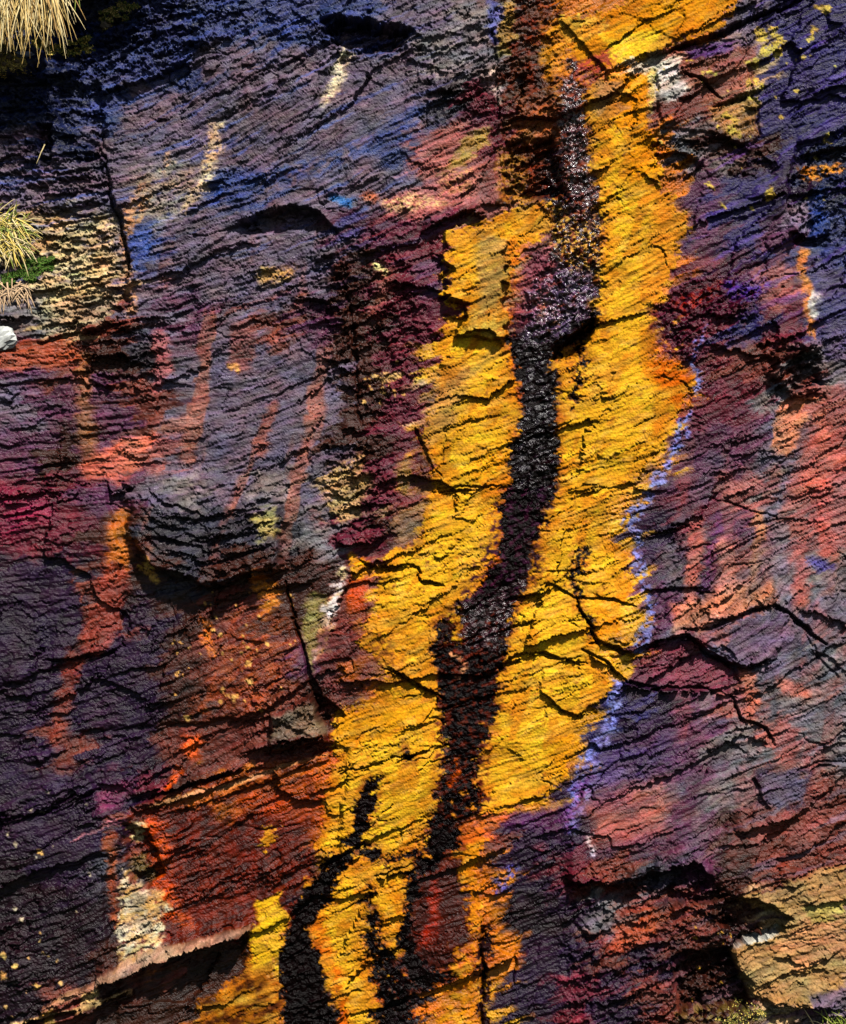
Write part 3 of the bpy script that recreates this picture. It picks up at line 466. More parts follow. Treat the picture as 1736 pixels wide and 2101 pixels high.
ochre([(905, 478), (960, 470), (1050, 430), (1150, 400), (1140, 470), (1060, 500), (1040, 600), (1046, 700), (1060, 780), (1074, 845), (1056, 900), (1050, 960), (1036, 1010), (1030, 1065), (1020, 1130), (1002, 1190), (950, 1230), (930, 1262), (900, 1275), (890, 1345),
       (905, 1400), (916, 1480), (914, 1560), (902, 1640), (880, 1710), (850, 1740), (780, 1775), (690, 1770), (655, 1740), (668, 1640), (690, 1560), (676, 1500), (700, 1455), (760, 1440), (800, 1380), (735, 1310), (780, 1250),
       (776, 1180), (800, 1130), (850, 1115), (872, 1070), (886, 1000), (886, 950), (866, 890), (893, 820), (900, 760), (892, 700), (918, 652), (958, 632), (918, 618), (903, 600), (922, 578), (900, 564), (926, 550), (903, 528), (924, 510)],
      label='broad yellow ochre crust left of the black seep')
ochre([(700, 1775), (780, 1740), (862, 1745), (858, 1800), (835, 1890), (828, 1960), (800, 1980), (785, 1950), (772, 1880), (758, 1840), (745, 1880), (742, 1930), (760, 1985), (775, 2040), (765, 2160), (690, 2160), (690, 2060), (672, 2010), (640, 1960), (632, 1910), (650, 1870), (668, 1810)],
      label='forked yellow ochre lobe at the foot of the seep')
ochre([(545, 1850), (575, 1835), (585, 1900), (560, 2000), (580, 2070), (585, 2160), (380, 2160), (420, 2050), (500, 2000), (512, 1930)], (150, 92, 22), label='dull mustard crust below the lower ledge')
paint(P_, [(520, 1860), (575, 1835), (585, 1890), (570, 1960), (520, 2000), (512, 1930)], (236, 180, 40), 5, cr=1.)
ochre([(938, 1700), (1000, 1690), (985, 1800), (985, 1900), (965, 1915), (960, 1820), (935, 1790)], (232, 146, 30), label='narrow orange crust strip under the slate step')
ochre([(905, 1945), (975, 1925), (985, 1990), (982, 2160), (870, 2160), (890, 2080), (940, 2010)], (214, 140, 26), label='patchy orange crust at the bottom edge', mott=(22, -0.05, 0.2, 97))
ochre([(815, 1998), (840, 1992), (836, 2012), (818, 2014)], label='small isolated yellow fleck in the black seep')
ochre([(545, 1710), (575, 1700), (560, 1730), (550, 1755), (540, 1740)], (222, 160, 40), label='small yellow fleck on the red brown face')
ochre([(632, 1805), (652, 1800), (648, 1830), (630, 1838)], (214, 150, 30))
paint(P_, [(380, 2160), (420, 2050), (500, 2000), (560, 2020), (585, 2160)], (62, 30, 14), 10, amt=.85, mott=(26, 0.0, .25, 201))
# tints inside the ochre
paint(P_, [(1255, 150), (1340, 150), (1330, 260), (1352, 340), (1310, 380), (1280, 290), (1262, 230)], (236, 140, 22), 12, amt=.8)
paint(P_, [(1210, 160), (1270, 165), (1285, 220), (1250, 250), (1215, 225)], (186, 134, 96), 9, amt=.8)
paint(P_, [(1340, 380), (1412, 430), (1400, 510), (1360, 600), (1300, 640), (1320, 520), (1350, 470)], (226, 138, 42), 16, amt=.75)
paint(P_, [(975, 470), (1040, 490), (1038, 640), (985, 660), (970, 560)], (178, 142, 84), 12, amt=.85); paint(P_, [(960, 640), (1045, 620), (1040, 690), (950, 680)], (196, 158, 80), 10, amt=.7)
paint(P_, [(1030, 470), (1080, 500), (1060, 690), (1030, 700), (1040, 600)], (232, 120, 34), 9, amt=.7, mott=(18, -0.2, 0.3, 98))
paint(P_, [(1050, 430), (1140, 400), (1160, 440), (1090, 480)], (232, 170, 70), 12, amt=.7); paint(P_, [(890, 760), (960, 740), (960, 820), (910, 900), (870, 910), (866, 860)], (176, 128, 84), 16, amt=.7)
paint(K_, [(985, 740, 8), (1020, 720, 8), (960, 770, 8)], (206, 168, 90), 12, amt=.7)
paint(P_, [(970, 930), (1020, 900), (1050, 960), (1030, 1060), (985, 1100), (975, 1020)], (222, 138, 20), 18, amt=.75, mott=(9, -0.05, 0.25, 99))
paint(K_, [(1045, 1000, 6), (1030, 1080, 7), (1012, 1160, 7), (990, 1200, 5)], (226, 96, 12), 7, amt=.8); paint(K_, [(1050, 700, 8), (1062, 770, 8), (1072, 840, 6)], (226, 116, 20), 8, amt=.8)
paint(P_, [(1340, 700), (1420, 750), (1410, 850), (1370, 800), (1330, 760)], (212, 96, 10), 16, amt=.85)
paint(P_, [(1340, 1000), (1262, 1080), (1180, 1100), (1250, 1030), (1320, 960)], (226, 160, 60), 16, amt=.6)
paint(P_, [(1230, 1240), (1290, 1200), (1270, 1290), (1215, 1335), (1200, 1290)], (232, 138, 24), 14, amt=.7)
paint(P_, [(735, 1290), (800, 1240), (860, 1300), (900, 1400), (780, 1450), (700, 1460), (790, 1390)], (206, 132, 34), 20, amt=.8, mott=(20, -0.2, 0.3, 100))
paint(P_, [(740, 1290), (800, 1300), (830, 1400), (770, 1420)], (120, 66, 36), 12, amt=.7, mott=(15, 0.0, 0.2, 101))
paint(P_, [(690, 1470), (800, 1440), (900, 1450), (840, 1500), (690, 1540)], (222, 146, 26), 14, amt=.7)
paint(P_, [(640, 1900), (672, 1880), (680, 1980), (650, 1970)], (234, 112, 22), 10, amt=.8); paint(K_, [(690, 1990, 5), (700, 2060, 6), (695, 2110, 8)], (220, 90, 12), 7, amt=.8)
paint(K_, [(770, 2010, 5), (782, 2080, 7)], (212, 84, 10), 6, amt=.8); paint(K_, [(800, 1810, 8), (815, 1870, 8), (826, 1940, 6)], (232, 140, 28), 8, amt=.7)
paint(P_, [(1180, 1470), (1186, 1540), (1150, 1600), (1120, 1560), (1150, 1500)], (222, 148, 20), 14, amt=.6)
paint(P_, [(650, 1540), (700, 1560), (680, 1640), (660, 1740), (630, 1740), (650, 1640)], (206, 96, 18), 14, amt=.7)
# dark red brown to the right of the lower seep
paint(P_, [(862, 1770), (930, 1740), (960, 1830), (960, 1930), (920, 1975), (865, 1990), (830, 1960), (845, 1860)], (66, 22, 12), 8, wetness=.3, ragged=16, part='iron_stain', label='dark red brown stain beside the lower seep')
paint(K_, [(890, 1820, 9), (900, 1880, 9), (866, 1940, 8)], (176, 46, 8), 9, amt=.8)
paint(P_, [(930, 1700), (980, 1680), (940, 1760), (905, 1780)], (120, 44, 18), 6, amt=.8)

oc = crust.copy()
for c, sx, sy, th, sd, am in (((206, 122, 30), 60, 90, .18, 181, .6), ((236, 180, 84), 40, 20, .2, 182, .5), ((150, 92, 44), 16, 11, .42, 183, .7), ((120, 66, 40), 34, 9, .5, 184, .8), ((222, 160, 60), 90, 30, .1, 185, .5)):
    k = (oc * am * sstep(th, th + .25, fbm((X + .2 * Y) / sx, (Y + .3 * X) / sy, sd, 4)))[..., None]
    col = col * (1 - k) + rgb(c) * k
# the black seep itself: wet, algae-dark
BK = (17, 6, 8)
def seep(kind, pts, label=None, c=BK, soft=2.5, w=.8, **k):
    paint(kind, pts, (128, 50, 22), 24, amt=.85, mott=(20, .02, .25, 171), cr=.3)
    paint(kind, pts, c, soft, part='wet_seep', label=label, wetness=w, cr=0.0, ragged=13, **k)
seep(P_, [(1045, -40), (1130, -40), (1135, 40), (1120, 130), (1150, 250), (1162, 400), (1120, 410), (1040, 400), (1040, 290), (1020, 200), (1050, 120)], 'dark brown wet hollow at the head of the seep', (82, 46, 28), 12, .25, mott=(30, 0.12, 0.3, 102))
seep(K_, [(1172, 140, 22), (1168, 250, 34), (1168, 340, 48), (1180, 430, 56), (1190, 510, 54), (1165, 580, 56), (1130, 640, 58), (1108, 700, 46)], 'glistening wet rock above the black seep', (48, 28, 40), 7, 1.0, mott=(15, -0.12, 0.2, 103))
seep(P_, [(1060, 640), (1228, 640), (1222, 668), (1160, 712), (1138, 740), (1138, 790), (1146, 860), (1142, 900), (1148, 960), (1132, 1030), (1112, 1090), (1088, 1140), (1078, 1210), (1046, 1240), (1042, 1300), (1024, 1370), (1022, 1440), (1008, 1500), (984, 1540), (975, 1600),
          (990, 1650), (984, 1690), (945, 1700), (930, 1745), (870, 1800), (850, 1800), (862, 1750), (885, 1700), (902, 1630), (912, 1560), (914, 1480), (902, 1400), (888, 1345), (898, 1275), (930, 1262), (948, 1232), (1000, 1190), (1018, 1130),
          (1026, 1065), (1036, 1010), (1050, 960), (1056, 900), (1072, 845), (1060, 780), (1048, 710)], 'main black wet seep winding down the yellow crust')
seep(K_, [(775, 1600, 8), (755, 1615, 16), (746, 1660, 17), (734, 1700, 16), (726, 1728, 18)], 'short black seep finger in the yellow crust')
seep(K_, [(836, 1556, 7), (825, 1530, 6), (835, 1562, 4)])
seep(K_, [(865, 1745, 8), (800, 1768, 5), (757, 1745, 9), (724, 1761, 10), (690, 1771, 13), (672, 1801, 22), (655, 1834, 26), (632, 1867, 26), (610, 1907, 26), (610, 1973, 44), (625, 2030, 50), (640, 2130, 52)], 'black wet band along the left of the forked lobe')
seep(K_, [(758, 1830, 7), (760, 1874, 13), (770, 1940, 17), (790, 1995, 26), (812, 2045, 42), (810, 2140, 44)], 'black wet tongue inside the forked lobe', mott=(13, -0.45, 0.15, 104))
seep(K_, [(850, 1800, 14), (840, 1880, 12), (832, 1960, 18), (870, 2010, 22), (920, 2000, 12)])
seep(K_, [(1195, 700, 9), (1186, 760, 13), (1186, 800, 9), (1182, 830, 5)], 'small dark drip on the right crust', mott=(11, -0.35, 0.2, 105))
seep(K_, [(1195, 1135, 16), (1190, 1160, 14), (1180, 1190, 6), (1195, 1250, 4), (1215, 1300, 4)], 'dark speckled spot beside the fissure', mott=(10, -0.25, 0.2, 106))
seep(K_, [(1000, 1905, 10), (996, 2000, 8), (992, 2120, 8)], None, (44, 24, 26))
paint(P_, [(1115, 20), (1150, 60), (1168, 150), (1150, 220), (1120, 160), (1108, 90)], (214, 130, 34), 12, amt=.8, mott=(18, -.1, .3, 197), cr=.5)
paint(P_, [(1050, 200), (1140, 180), (1150, 290), (1090, 300), (1030, 300)], (150, 86, 50), 16, amt=.7, mott=(18, -.1, .3, 198)); paint(P_, [(1020, 300), (1080, 310), (1100, 410), (1030, 415)], (188, 122, 48), 14, amt=.7, mott=(13, 0, .25, 199))
ochre([(922, 1266), (938, 1264), (940, 1300), (932, 1325), (922, 1300)], (226, 170, 50), label='small yellow island in the black seep')
paint(K_, [(930, 1345, 6), (950, 1365, 7), (940, 1385, 6)], (206, 138, 96), 3, mott=(8, -0.3, 0.2, 107)); paint(K_, [(937, 1560, 5), (935, 1590, 6), (930, 1610, 5)], (214, 90, 16), 4)
for (x_, y_, r_) in ((940, 1672, 6), (975, 1655, 9), (950, 1630, 5), (960, 1700, 5), (865, 1735, 8), (880, 1750, 6), (930, 1640, 4), (1015, 1500, 6), (990, 1490, 6)):
    paint(K_, [(x_, y_, r_), (x_ + 2, y_ + 3, r_ * .6)], (236, 150, 50), 2.5, cr=.5)
paint(P_, [(900, 1260), (1046, 1240), (1020, 1440), (990, 1690), (880, 1700), (900, 1500)], (86, 34, 20), 8, mott=(16, 0.2, 0.2, 140))
paint(P_, [(1030, 1000), (1140, 1000), (1080, 1210), (1000, 1250), (940, 1240)], (64, 28, 50), 10, mott=(16, 0.2, 0.2, 141))
# speckles of dry crust coming through beside the upper seep and by the dark blotch on the right
paint(P_, [(1130, 420), (1230, 440), (1240, 560), (1170, 560), (1130, 500)], (226, 170, 74), 12, mott=(9, 0.12, 0.12, 108), cr=.5)
paint(P_, [(1180, 120), (1260, 90), (1270, 130), (1200, 175)], (150, 58, 56), 9, amt=.85, mott=(12, -0.2, 0.2, 109))
paint(P_, [(1060, 560), (1130, 500), (1140, 560), (1100, 640), (1060, 690)], (158, 82, 92), 12, amt=.7); paint(K_, [(1140, 660, 18), (1110, 620, 14)], (214, 150, 104), 14, amt=.6, mott=(14, -0.1, 0.2, 110))
paint(P_, [(1335, 640), (1400, 600), (1440, 570), (1500, 560), (1560, 600), (1540, 640), (1440, 660), (1400, 740), (1350, 720)], (74, 20, 40), 12, wetness=.4, part='dark_algae_patch', label='dark crimson violet algae blotch right of the crust', mott=(20, -0.35, 0.25, 111))
paint(P_, [(1380, 620), (1440, 590), (1480, 575), (1460, 620), (1400, 650)], (176, 44, 20), 12, amt=.75, mott=(11, 0.0, 0.2, 112)); paint(K_, [(1500, 590, 18), (1540, 600, 20), (1580, 580, 10)], (74, 50, 150), 12, amt=.8, mott=(12, -0.2, 0.2, 113))
paint(P_, [(1320, 700), (1345, 640), (1400, 740), (1350, 740)], (200, 120, 40), 12, amt=.6, mott=(10, 0.0, 0.15, 114))

paint(P_, [(1062, 690), (1140, 700), (1138, 800), (1144, 900), (1140, 1010), (1060, 1010), (1056, 900), (1070, 840)], (34, 17, 32), 8, mott=(18, .1, .2, 202), wetness=.9)
paint(P_, [(930, 1255), (1050, 1200), (1100, 1120), (1120, 1140), (1060, 1250), (1040, 1330), (940, 1330)], (56, 24, 34), 10, mott=(15, .0, .25, 203), wetness=.9)
# wet violet rock round the glints
paint(P_, [(1090, 570), (1150, 540), (1215, 560), (1212, 640), (1170, 690), (1110, 700), (1072, 690)], (122, 92, 128), 12, amt=.8, mott=(16, -.12, .3, 195), wetness=1.0)
paint(P_, [(1150, 150), (1190, 150), (1220, 330), (1240, 470), (1180, 480), (1150, 330)], (132, 84, 84), 12, amt=.65, mott=(13, .05, .25, 196), wetness=.95)
# the lilac blue trickle
BL = (140, 146, 224)
def lilac(pts, **k): paint(K_, pts, BL, 5, amt=.92, part='lilac_trickle', wetness=.35, cr=0, mott=(15, -0.1, 0.24, 115), **k)
lilac([(1450, 665, 2), (1447, 690, 4), (1430, 700, 6), (1425, 750, 6), (1432, 790, 8), (1428, 800, 8)], label='thin pale lilac thread above the blue trickle')
lilac([(1418, 850, 6), (1402, 880, 11), (1383, 930, 10), (1356, 975, 12), (1328, 1020, 12), (1306, 1050, 13), (1290, 1075, 14)], label='bright lilac blue trickle down the maroon rock')
lilac([(1315, 1090, 7), (1312, 1175, 10), (1330, 1230, 11), (1335, 1250, 12), (1320, 1310, 14), (1310, 1325, 14)], label='faint lilac trickle above the long crack')
lilac([(1262, 1400, 7), (1260, 1450, 12), (1238, 1510, 16), (1215, 1560, 22), (1200, 1600, 24), (1185, 1650, 18), (1165, 1700, 10)], label='broad lilac smear below the long crack')
paint(K_, [(1205, 1600, 14), (1180, 1640, 14), (1160, 1690, 12)], (186, 90, 196), 12, amt=.6, mott=(12, -0.1, 0.2, 116)); paint(K_, [(1220, 1610, 10), (1280, 1590, 10)], (150, 150, 200), 8, amt=.6)
paint(K_, [(1212, 1710, 4), (1216, 1750, 6)], (224, 214, 236), 4, mott=(7, -0.3, 0.2, 117)); paint(K_, [(1050, 1780, 10), (1030, 1810, 12), (1020, 1830, 8)], (82, 84, 180), 8, amt=.8, mott=(10, -0.1, 0.2, 118))
paint(K_, [(1480, 1060, 6), (1470, 1110, 8), (1455, 1170, 8), (1440, 1210, 8)], (98, 40, 92), 9, amt=.8, mott=(13, -0.2, 0.2, 119))
paint(K_, [(1680, 1160, 12), (1700, 1165, 10)], (70, 60, 150), 8, amt=.8)
paint(P_, [(1180, 1600), (1290, 1500), (1400, 1480), (1400, 1600), (1250, 1640)], (86, 56, 96), 24, amt=.6)
# pale and grey marks, right
paint(P_, [(1342, 130), (1400, 108), (1412, 170), (1400, 200), (1350, 212), (1338, 180)], (232, 214, 200), 6, amt=.9, part='lime_crust', label='pale whitish corner of the cracked brown slab')
paint(K_, [(1342, 140, 4), (1342, 220, 7)], (248, 208, 110), 5, amt=.8); paint(P_, [(1410, 120), (1545, 90), (1552, 180), (1450, 210), (1400, 160)], (142, 82, 66), 8, amt=.85)
paint(P_, [(1460, 215), (1552, 190), (1560, 270), (1500, 285), (1470, 260)], (172, 124, 66), 8, amt=.85); paint(P_, [(1400, 100), (1510, 78), (1500, 110), (1420, 124)], (84, 48, 110), 7, amt=.8)
for (x_, y_, r_) in ((1560, 70, 12), (1585, 60, 9), (1600, 75, 11), (1565, 100, 12), (1590, 95, 14), (1545, 125, 12), (1550, 160, 9), (1570, 170, 9), (1530, 165, 7), (1445, 145, 4), (1460, 145, 5), (1500, 235, 10), (1500, 265, 11), (1522, 272, 5),
                     (1456, 380, 5), (1573, 395, 10), (1475, 417, 4), (1660, 55, 6), (1692, 18, 11), (1550, 200, 6), (1415, 120, 3), (1660, 70, 8), (1700, 275, 6)):
    paint(K_, [(x_, y_, r_), (x_ + 3, y_ + 6, r_ * .8)], (216, 186, 84), 3, mott=(7, -0.4, 0.2, 120), cr=.5, part='lichen_patch')
paint(K_, [(1650, 510, 9), (1655, 590, 9), (1660, 640, 8), (1668, 690, 6)], (232, 140, 62), 6, amt=.9, part='iron_stain', label='orange rust run along the right hand joint'); paint(K_, [(1668, 610, 10), (1675, 630, 11), (1668, 645, 8)], (246, 236, 220), 3, cr=.6, part='lime_crust', label='small round white crust by the rust run')
paint(P_, [(1635, 345), (1736, 330), (1736, 350), (1660, 372)], (222, 140, 44), 6, mott=(13, -0.1, 0.2, 121)); paint(P_, [(1690, 380), (1700, 480), (1660, 480), (1665, 400)], (40, 62, 130), 8, amt=.8)
paint(P_, [(1610, 420), (1665, 410), (1660, 480), (1600, 470)], (140, 122, 140), 9, amt=.8)
paint(P_, [(1600, 830), (1640, 810), (1670, 820), (1620, 930), (1590, 930)], (224, 136, 92), 8, amt=.85); paint(P_, [(1660, 850), (1736, 800), (1736, 960), (1650, 1030), (1600, 1060)], (184, 92, 78), 14, amt=.7)
paint(P_, [(1660, 520), (1740, 560), (1740, 740), (1690, 740), (1675, 640)], (80, 72, 112), 10, amt=.8)
paint(P_, [(1490, 1285), (1590, 1248), (1630, 1290), (1620, 1340), (1510, 1368), (1480, 1340)], (104, 84, 108), 5, part='rock_slab', label='smooth grey slab between the two long cracks')
paint(P_, [(1690, 1225), (1736, 1200), (1736, 1290), (1680, 1250)], (104, 92, 106), 7); paint(P_, [(1380, 1240), (1590, 1190), (1590, 1240), (1500, 1270), (1380, 1300)], (216, 132, 92), 12, amt=.7)
paint(P_, [(1300, 1350), (1400, 1318), (1460, 1350), (1510, 1372), (1500, 1420), (1400, 1410), (1300, 1400)], (112, 52, 68), 6, amt=.9, part='rock_slab', label='recessed maroon slab below the long crack')
paint(P_, [(1560, 1590), (1650, 1580), (1645, 1640), (1600, 1660), (1570, 1650)], (92, 78, 100), 7); paint(P_, [(1540, 1230), (1560, 1120), (1610, 1060), (1600, 1180)], (122, 104, 116), 12, amt=.6)
paint(P_, [(1500, 1842), (1736, 1775), (1736, 2050), (1656, 2064), (1560, 2050), (1520, 2030), (1535, 2010), (1505, 1985), (1494, 1945), (1620, 1895)], (178, 140, 88), 4, amt=.92, part='rock_block', label='straw coloured protruding block in the lower right', cr=.4)
paint(P_, [(1650, 1880), (1736, 1860), (1736, 1960), (1640, 1975), (1590, 1950)], (202, 138, 94), 18, amt=.7); paint(P_, [(1650, 1862), (1736, 1848), (1736, 1875), (1660, 1890)], (190, 176, 90), 8, amt=.8)
paint(P_, [(1655, 2040), (1740, 2020), (1740, 2080), (1660, 2080)], (108, 88, 104), 6, amt=.9); paint(K_, [(1500, 1946, 3), (1550, 1928, 6), (1600, 1905, 3)], (206, 206, 190), 3, amt=.9)
paint(P_, [(1260, 1905), (1340, 1860), (1380, 1870), (1340, 1920), (1260, 1960)], (190, 84, 50), 12, amt=.8); paint(P_, [(1190, 1880), (1262, 1860), (1262, 1905), (1215, 1912)], (112, 104, 108), 5, amt=.85)
paint(P_, [(1190, 1640), (1370, 1600), (1370, 1700), (1220, 1740)], (206, 108, 78), 24, amt=.6)
paint(P_, [(1380, 2080), (1560, 2060), (1540, 2101), (1380, 2101)], (150, 132, 60), 12, amt=.6, mott=(14, 0, 0.2, 122))
paint(P_, [(1000, 1690), (1130, 1640), (1200, 1650), (1140, 1720), (1060, 1700)], (98, 44, 88), 16, amt=.6); paint(P_, [(940, 1690), (1040, 1660), (1030, 1700), (960, 1730)], (216, 102, 38), 9, amt=.85)
# marks in the maroon rock left of the crust
paint(P_, [(860, 310), (1000, 255), (1005, 300), (940, 360), (870, 370)], (178, 104, 96), 8, amt=.85); paint(P_, [(955, 280), (1005, 258), (1000, 300), (945, 345), (920, 350), (935, 310)], (180, 152, 62), 7, amt=.85)
paint(P_, [(785, 405), (900, 370), (1000, 350), (980, 400), (860, 450), (790, 450)], (188, 108, 100), 9, amt=.8); paint(P_, [(785, 410), (880, 395), (920, 420), (790, 440)], (228, 190, 130), 8, amt=.8, mott=(9, -0.1, 0.2, 123))
paint(P_, [(900, 350), (970, 350), (960, 390), (900, 400)], (214, 160, 100), 10, amt=.6, mott=(10, -0.1, 0.2, 124)); paint(K_, [(1015, 150, 10), (1020, 180, 8), (1018, 210, 5)], (232, 204, 196), 5, amt=.9, mott=(9, -0.3, 0.2, 125))
paint(P_, [(1000, 0), (1035, 0), (1020, 90), (1005, 90)], (92, 96, 170), 6, amt=.8); paint(P_, [(1030, 0), (1060, 0), (1055, 110), (1020, 110)], (178, 144, 70), 7, amt=.8)
paint(P_, [(1110, 100), (1135, 20), (1150, 60), (1165, 140), (1125, 160)], (220, 138, 30), 7, amt=.9); paint(P_, [(1090, 200), (1140, 195), (1145, 290), (1110, 280)], (150, 84, 50), 12, amt=.8)
paint(P_, [(1060, 260), (1120, 215), (1130, 250), (1060, 310)], (186, 116, 50), 9, amt=.7, mott=(14, -0.2, 0.2, 126)); paint(P_, [(1020, 300), (1070, 300), (1090, 420), (1030, 420)], (190, 128, 50), 12, amt=.8, mott=(11, -0.05, 0.2, 127))
paint(K_, [(790, 770, 9), (815, 775, 9), (770, 780, 6)], (232, 190, 118), 3, mott=(7, -0.2, 0.2, 128)); paint(K_, [(770, 640, 12), (800, 560, 14)], (176, 112, 90), 12, amt=.6)
paint(K_, [(770, 545, 5), (790, 552, 5), (796, 562, 5)], (222, 196, 130), 3); paint(K_, [(820, 975, 10), (835, 940, 6), (830, 1010, 8)], (170, 132, 56), 9, amt=.8)
paint(P_, [(680, 960), (750, 920), (750, 1040), (700, 1070), (675, 1040)], (192, 152, 96), 8, amt=.8, mott=(11, -0.15, 0.2, 129)); paint(P_, [(520, 1060), (570, 1040), (572, 1100), (540, 1110)], (186, 170, 96), 9, amt=.85)
paint(P_, [(845, 890), (880, 920), (884, 1010), (860, 1060), (820, 1060), (850, 980)], (92, 52, 44), 9, amt=.7); paint(P_, [(800, 1060), (870, 1030), (860, 1110), (815, 1120)], (170, 130, 90), 12, amt=.7)
paint(P_, [(560, 1470), (640, 1440), (670, 1500), (560, 1520)], (120, 104, 84), 6, amt=.85, part='rock_block', label='small grey brown jutting block by the dark hole')
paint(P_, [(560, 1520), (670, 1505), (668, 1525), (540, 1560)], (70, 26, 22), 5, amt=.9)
# pinpoint lichens
rng = random.Random(7)
for (x0, y0, x1, y1, n, c) in ((350, 1200, 610, 1460, 46, (238, 176, 96)), (0, 1900, 130, 2090, 12, (232, 186, 120)), (740, 730, 830, 830, 16, (226, 176, 100)), (1350, 60, 1720, 450, 26, (206, 180, 90)), (0, 1600, 200, 1900, 12, (190, 180, 150)), (1400, 1900, 1500, 2080, 9, (226, 170, 70))):
    for k in range(n):
        x_, y_, r_ = rng.uniform(x0, x1), rng.uniform(y0, y1), rng.choice((1.8, 2.4, 2.8, 4.5))
        paint(K_, [(x_, y_, r_), (x_ + 1, y_ + 2, r_ * .7)], c, 1.5, cr=.5, wob=.4, pad=8)
for (x_, y_, r_) in ((12, 1958, 6), (38, 1976, 7), (10, 1999, 8), (82, 2020, 6), (507, 1362, 7), (515, 1400, 6), (480, 1432, 6), (385, 1472, 7), (83, 1745, 5), (458, 1414, 5)):
    paint(K_, [(x_, y_, r_), (x_ + 1, y_ + 3, r_ * .7)], (244, 190, 110), 2, cr=.8, wob=.5, part='lichen_patch')

# ------------------------------------------------------------------ merge relief
ripple = 1.0 - 0.45 * crust
cell_a, cell_b, cu, cv, cg = plates((X + 3 * n_f) / 8.5, (Y + 3 * n_f) / 6.5, 29, 0.95)
pebble = np.clip(cg * 2.2, 0, 1) * (0.3 + hash2(cell_a, cell_b, 3))
total = hgt + lips + rough * ripple * 0.75 * hgt_m + rough * (.85 - .2 * crust) * hgt_s + (2.0 * lay + 1.8 * lay2) * (1 - 0.5 * crust) + grain * 0.12 + (1.5 - .35 * crust) * hgt_t * (0.45 + 0.45 * rough) + 2.2 * stria \
    + saw * .8 * (1 - .65 * crust) * np.clip(.6 + fbm(X / 230, Y / 230, 47, 2), 0, 1.3) + crust * 2.0 + wet * ((1.5 + 3.2 * sstep(.82, .95, wet)) * pebble - 1.0) + 3.5 * wet * fbm(X / 16, Y / 13, 77, 3)
# colour shifts from bed to bed and flake to flake (weathering), not light
tone = 1 + 0.24 * lay * (1 - .5 * crust) + 0.10 * fbm(X / 5, Y / 4, 131, 2) + 0.28 * (hash2(sa, sb, 33) - 0.5) * (1 - .5 * crust) + 0.14 * (mh - 0.5)
hue = fbm(X / 60, Y / 44, 132, 4) * (1 - 0.55 * crust)
hu2 = fbm(LU / 90, LWW / 15, 133, 3)
dark = 1 - 0.42 * sstep(0.25, 0.7, fbm(LU / 70, LWW / 11, 134, 4)) * (1 - 0.75 * crust)
col = col * (tone * dark)[..., None]
col[..., 0] *= 1 + 0.10 * hue + 0.08 * hu2; col[..., 1] *= 1 - 0.05 * hue; col[..., 2] *= 1 - 0.14 * hue + 0.10 * hu2 * (1 - crust)
mineral = sstep(0.55, 0.8, fbm(X / 15, Y / 12, 135, 3)) * crust * (1 - wet)
col = col * (1 - 0.5 * mineral[..., None]) + rgb((196, 98, 20)) * 0.5 * mineral[..., None]
lum = col.mean(axis=-1, keepdims=True); col = lum + (col - lum) * 1.07
col = np.clip(col, 0.0, 1.0) ** 2.2 * 0.66
col = col.astype(np.float32)

# ------------------------------------------------------------------ who owns which face: stains, proud flakes, then beds of rock
ids_m = ma.astype(np.int64) * 100003 + mb
core = (X > -5) & (X < W + 5) & (Y > -5) & (Y < H + 5)
free = (owner == 0) & core
big = ids_m[free]; u_, cnt = np.unique(big, return_counts=True)
am = (u_ // 100003).astype(np.int32); bm_ = (u_ - am.astype(np.int64) * 100003)
hv = {}
first = {}
flat_ids = ids_m.ravel(); flat_h = mh.ravel()
order = np.argsort(flat_ids, kind='stable'); sid = flat_ids[order]
pos = np.searchsorted(sid, u_); hvals = flat_h[order[pos]]
cand = np.where((cnt > 90) & (hvals > 0.70))[0]
cand = cand[np.argsort(-cnt[cand])][:280]
fl_start = len(parts)
remap = np.zeros(len(u_), np.int32)
for k in cand: parts.append(('rock_flake', None)); remap[k] = len(parts) - 1
loc = np.searchsorted(u_, ids_m); loc = np.clip(loc, 0, len(u_) - 1); hit = (u_[loc] == ids_m) & free
owner = np.where(hit & (remap[loc] > 0), remap[loc], owner)
ids_p = pa.astype(np.int64) * 100003 + pb
free = (owner == 0) & core
u2, c2 = np.unique(ids_p[free], return_counts=True)
remap = np.zeros(len(u2), np.int32)
for k in np.where(c2 > 250)[0]: parts.append(('rock_bed', None)); remap[k] = len(parts) - 1
loc = np.clip(np.searchsorted(u2, ids_p), 0, len(u2) - 1); hit = (u2[loc] == ids_p) & free
owner = np.where(hit & (remap[loc] > 0), remap[loc], owner)

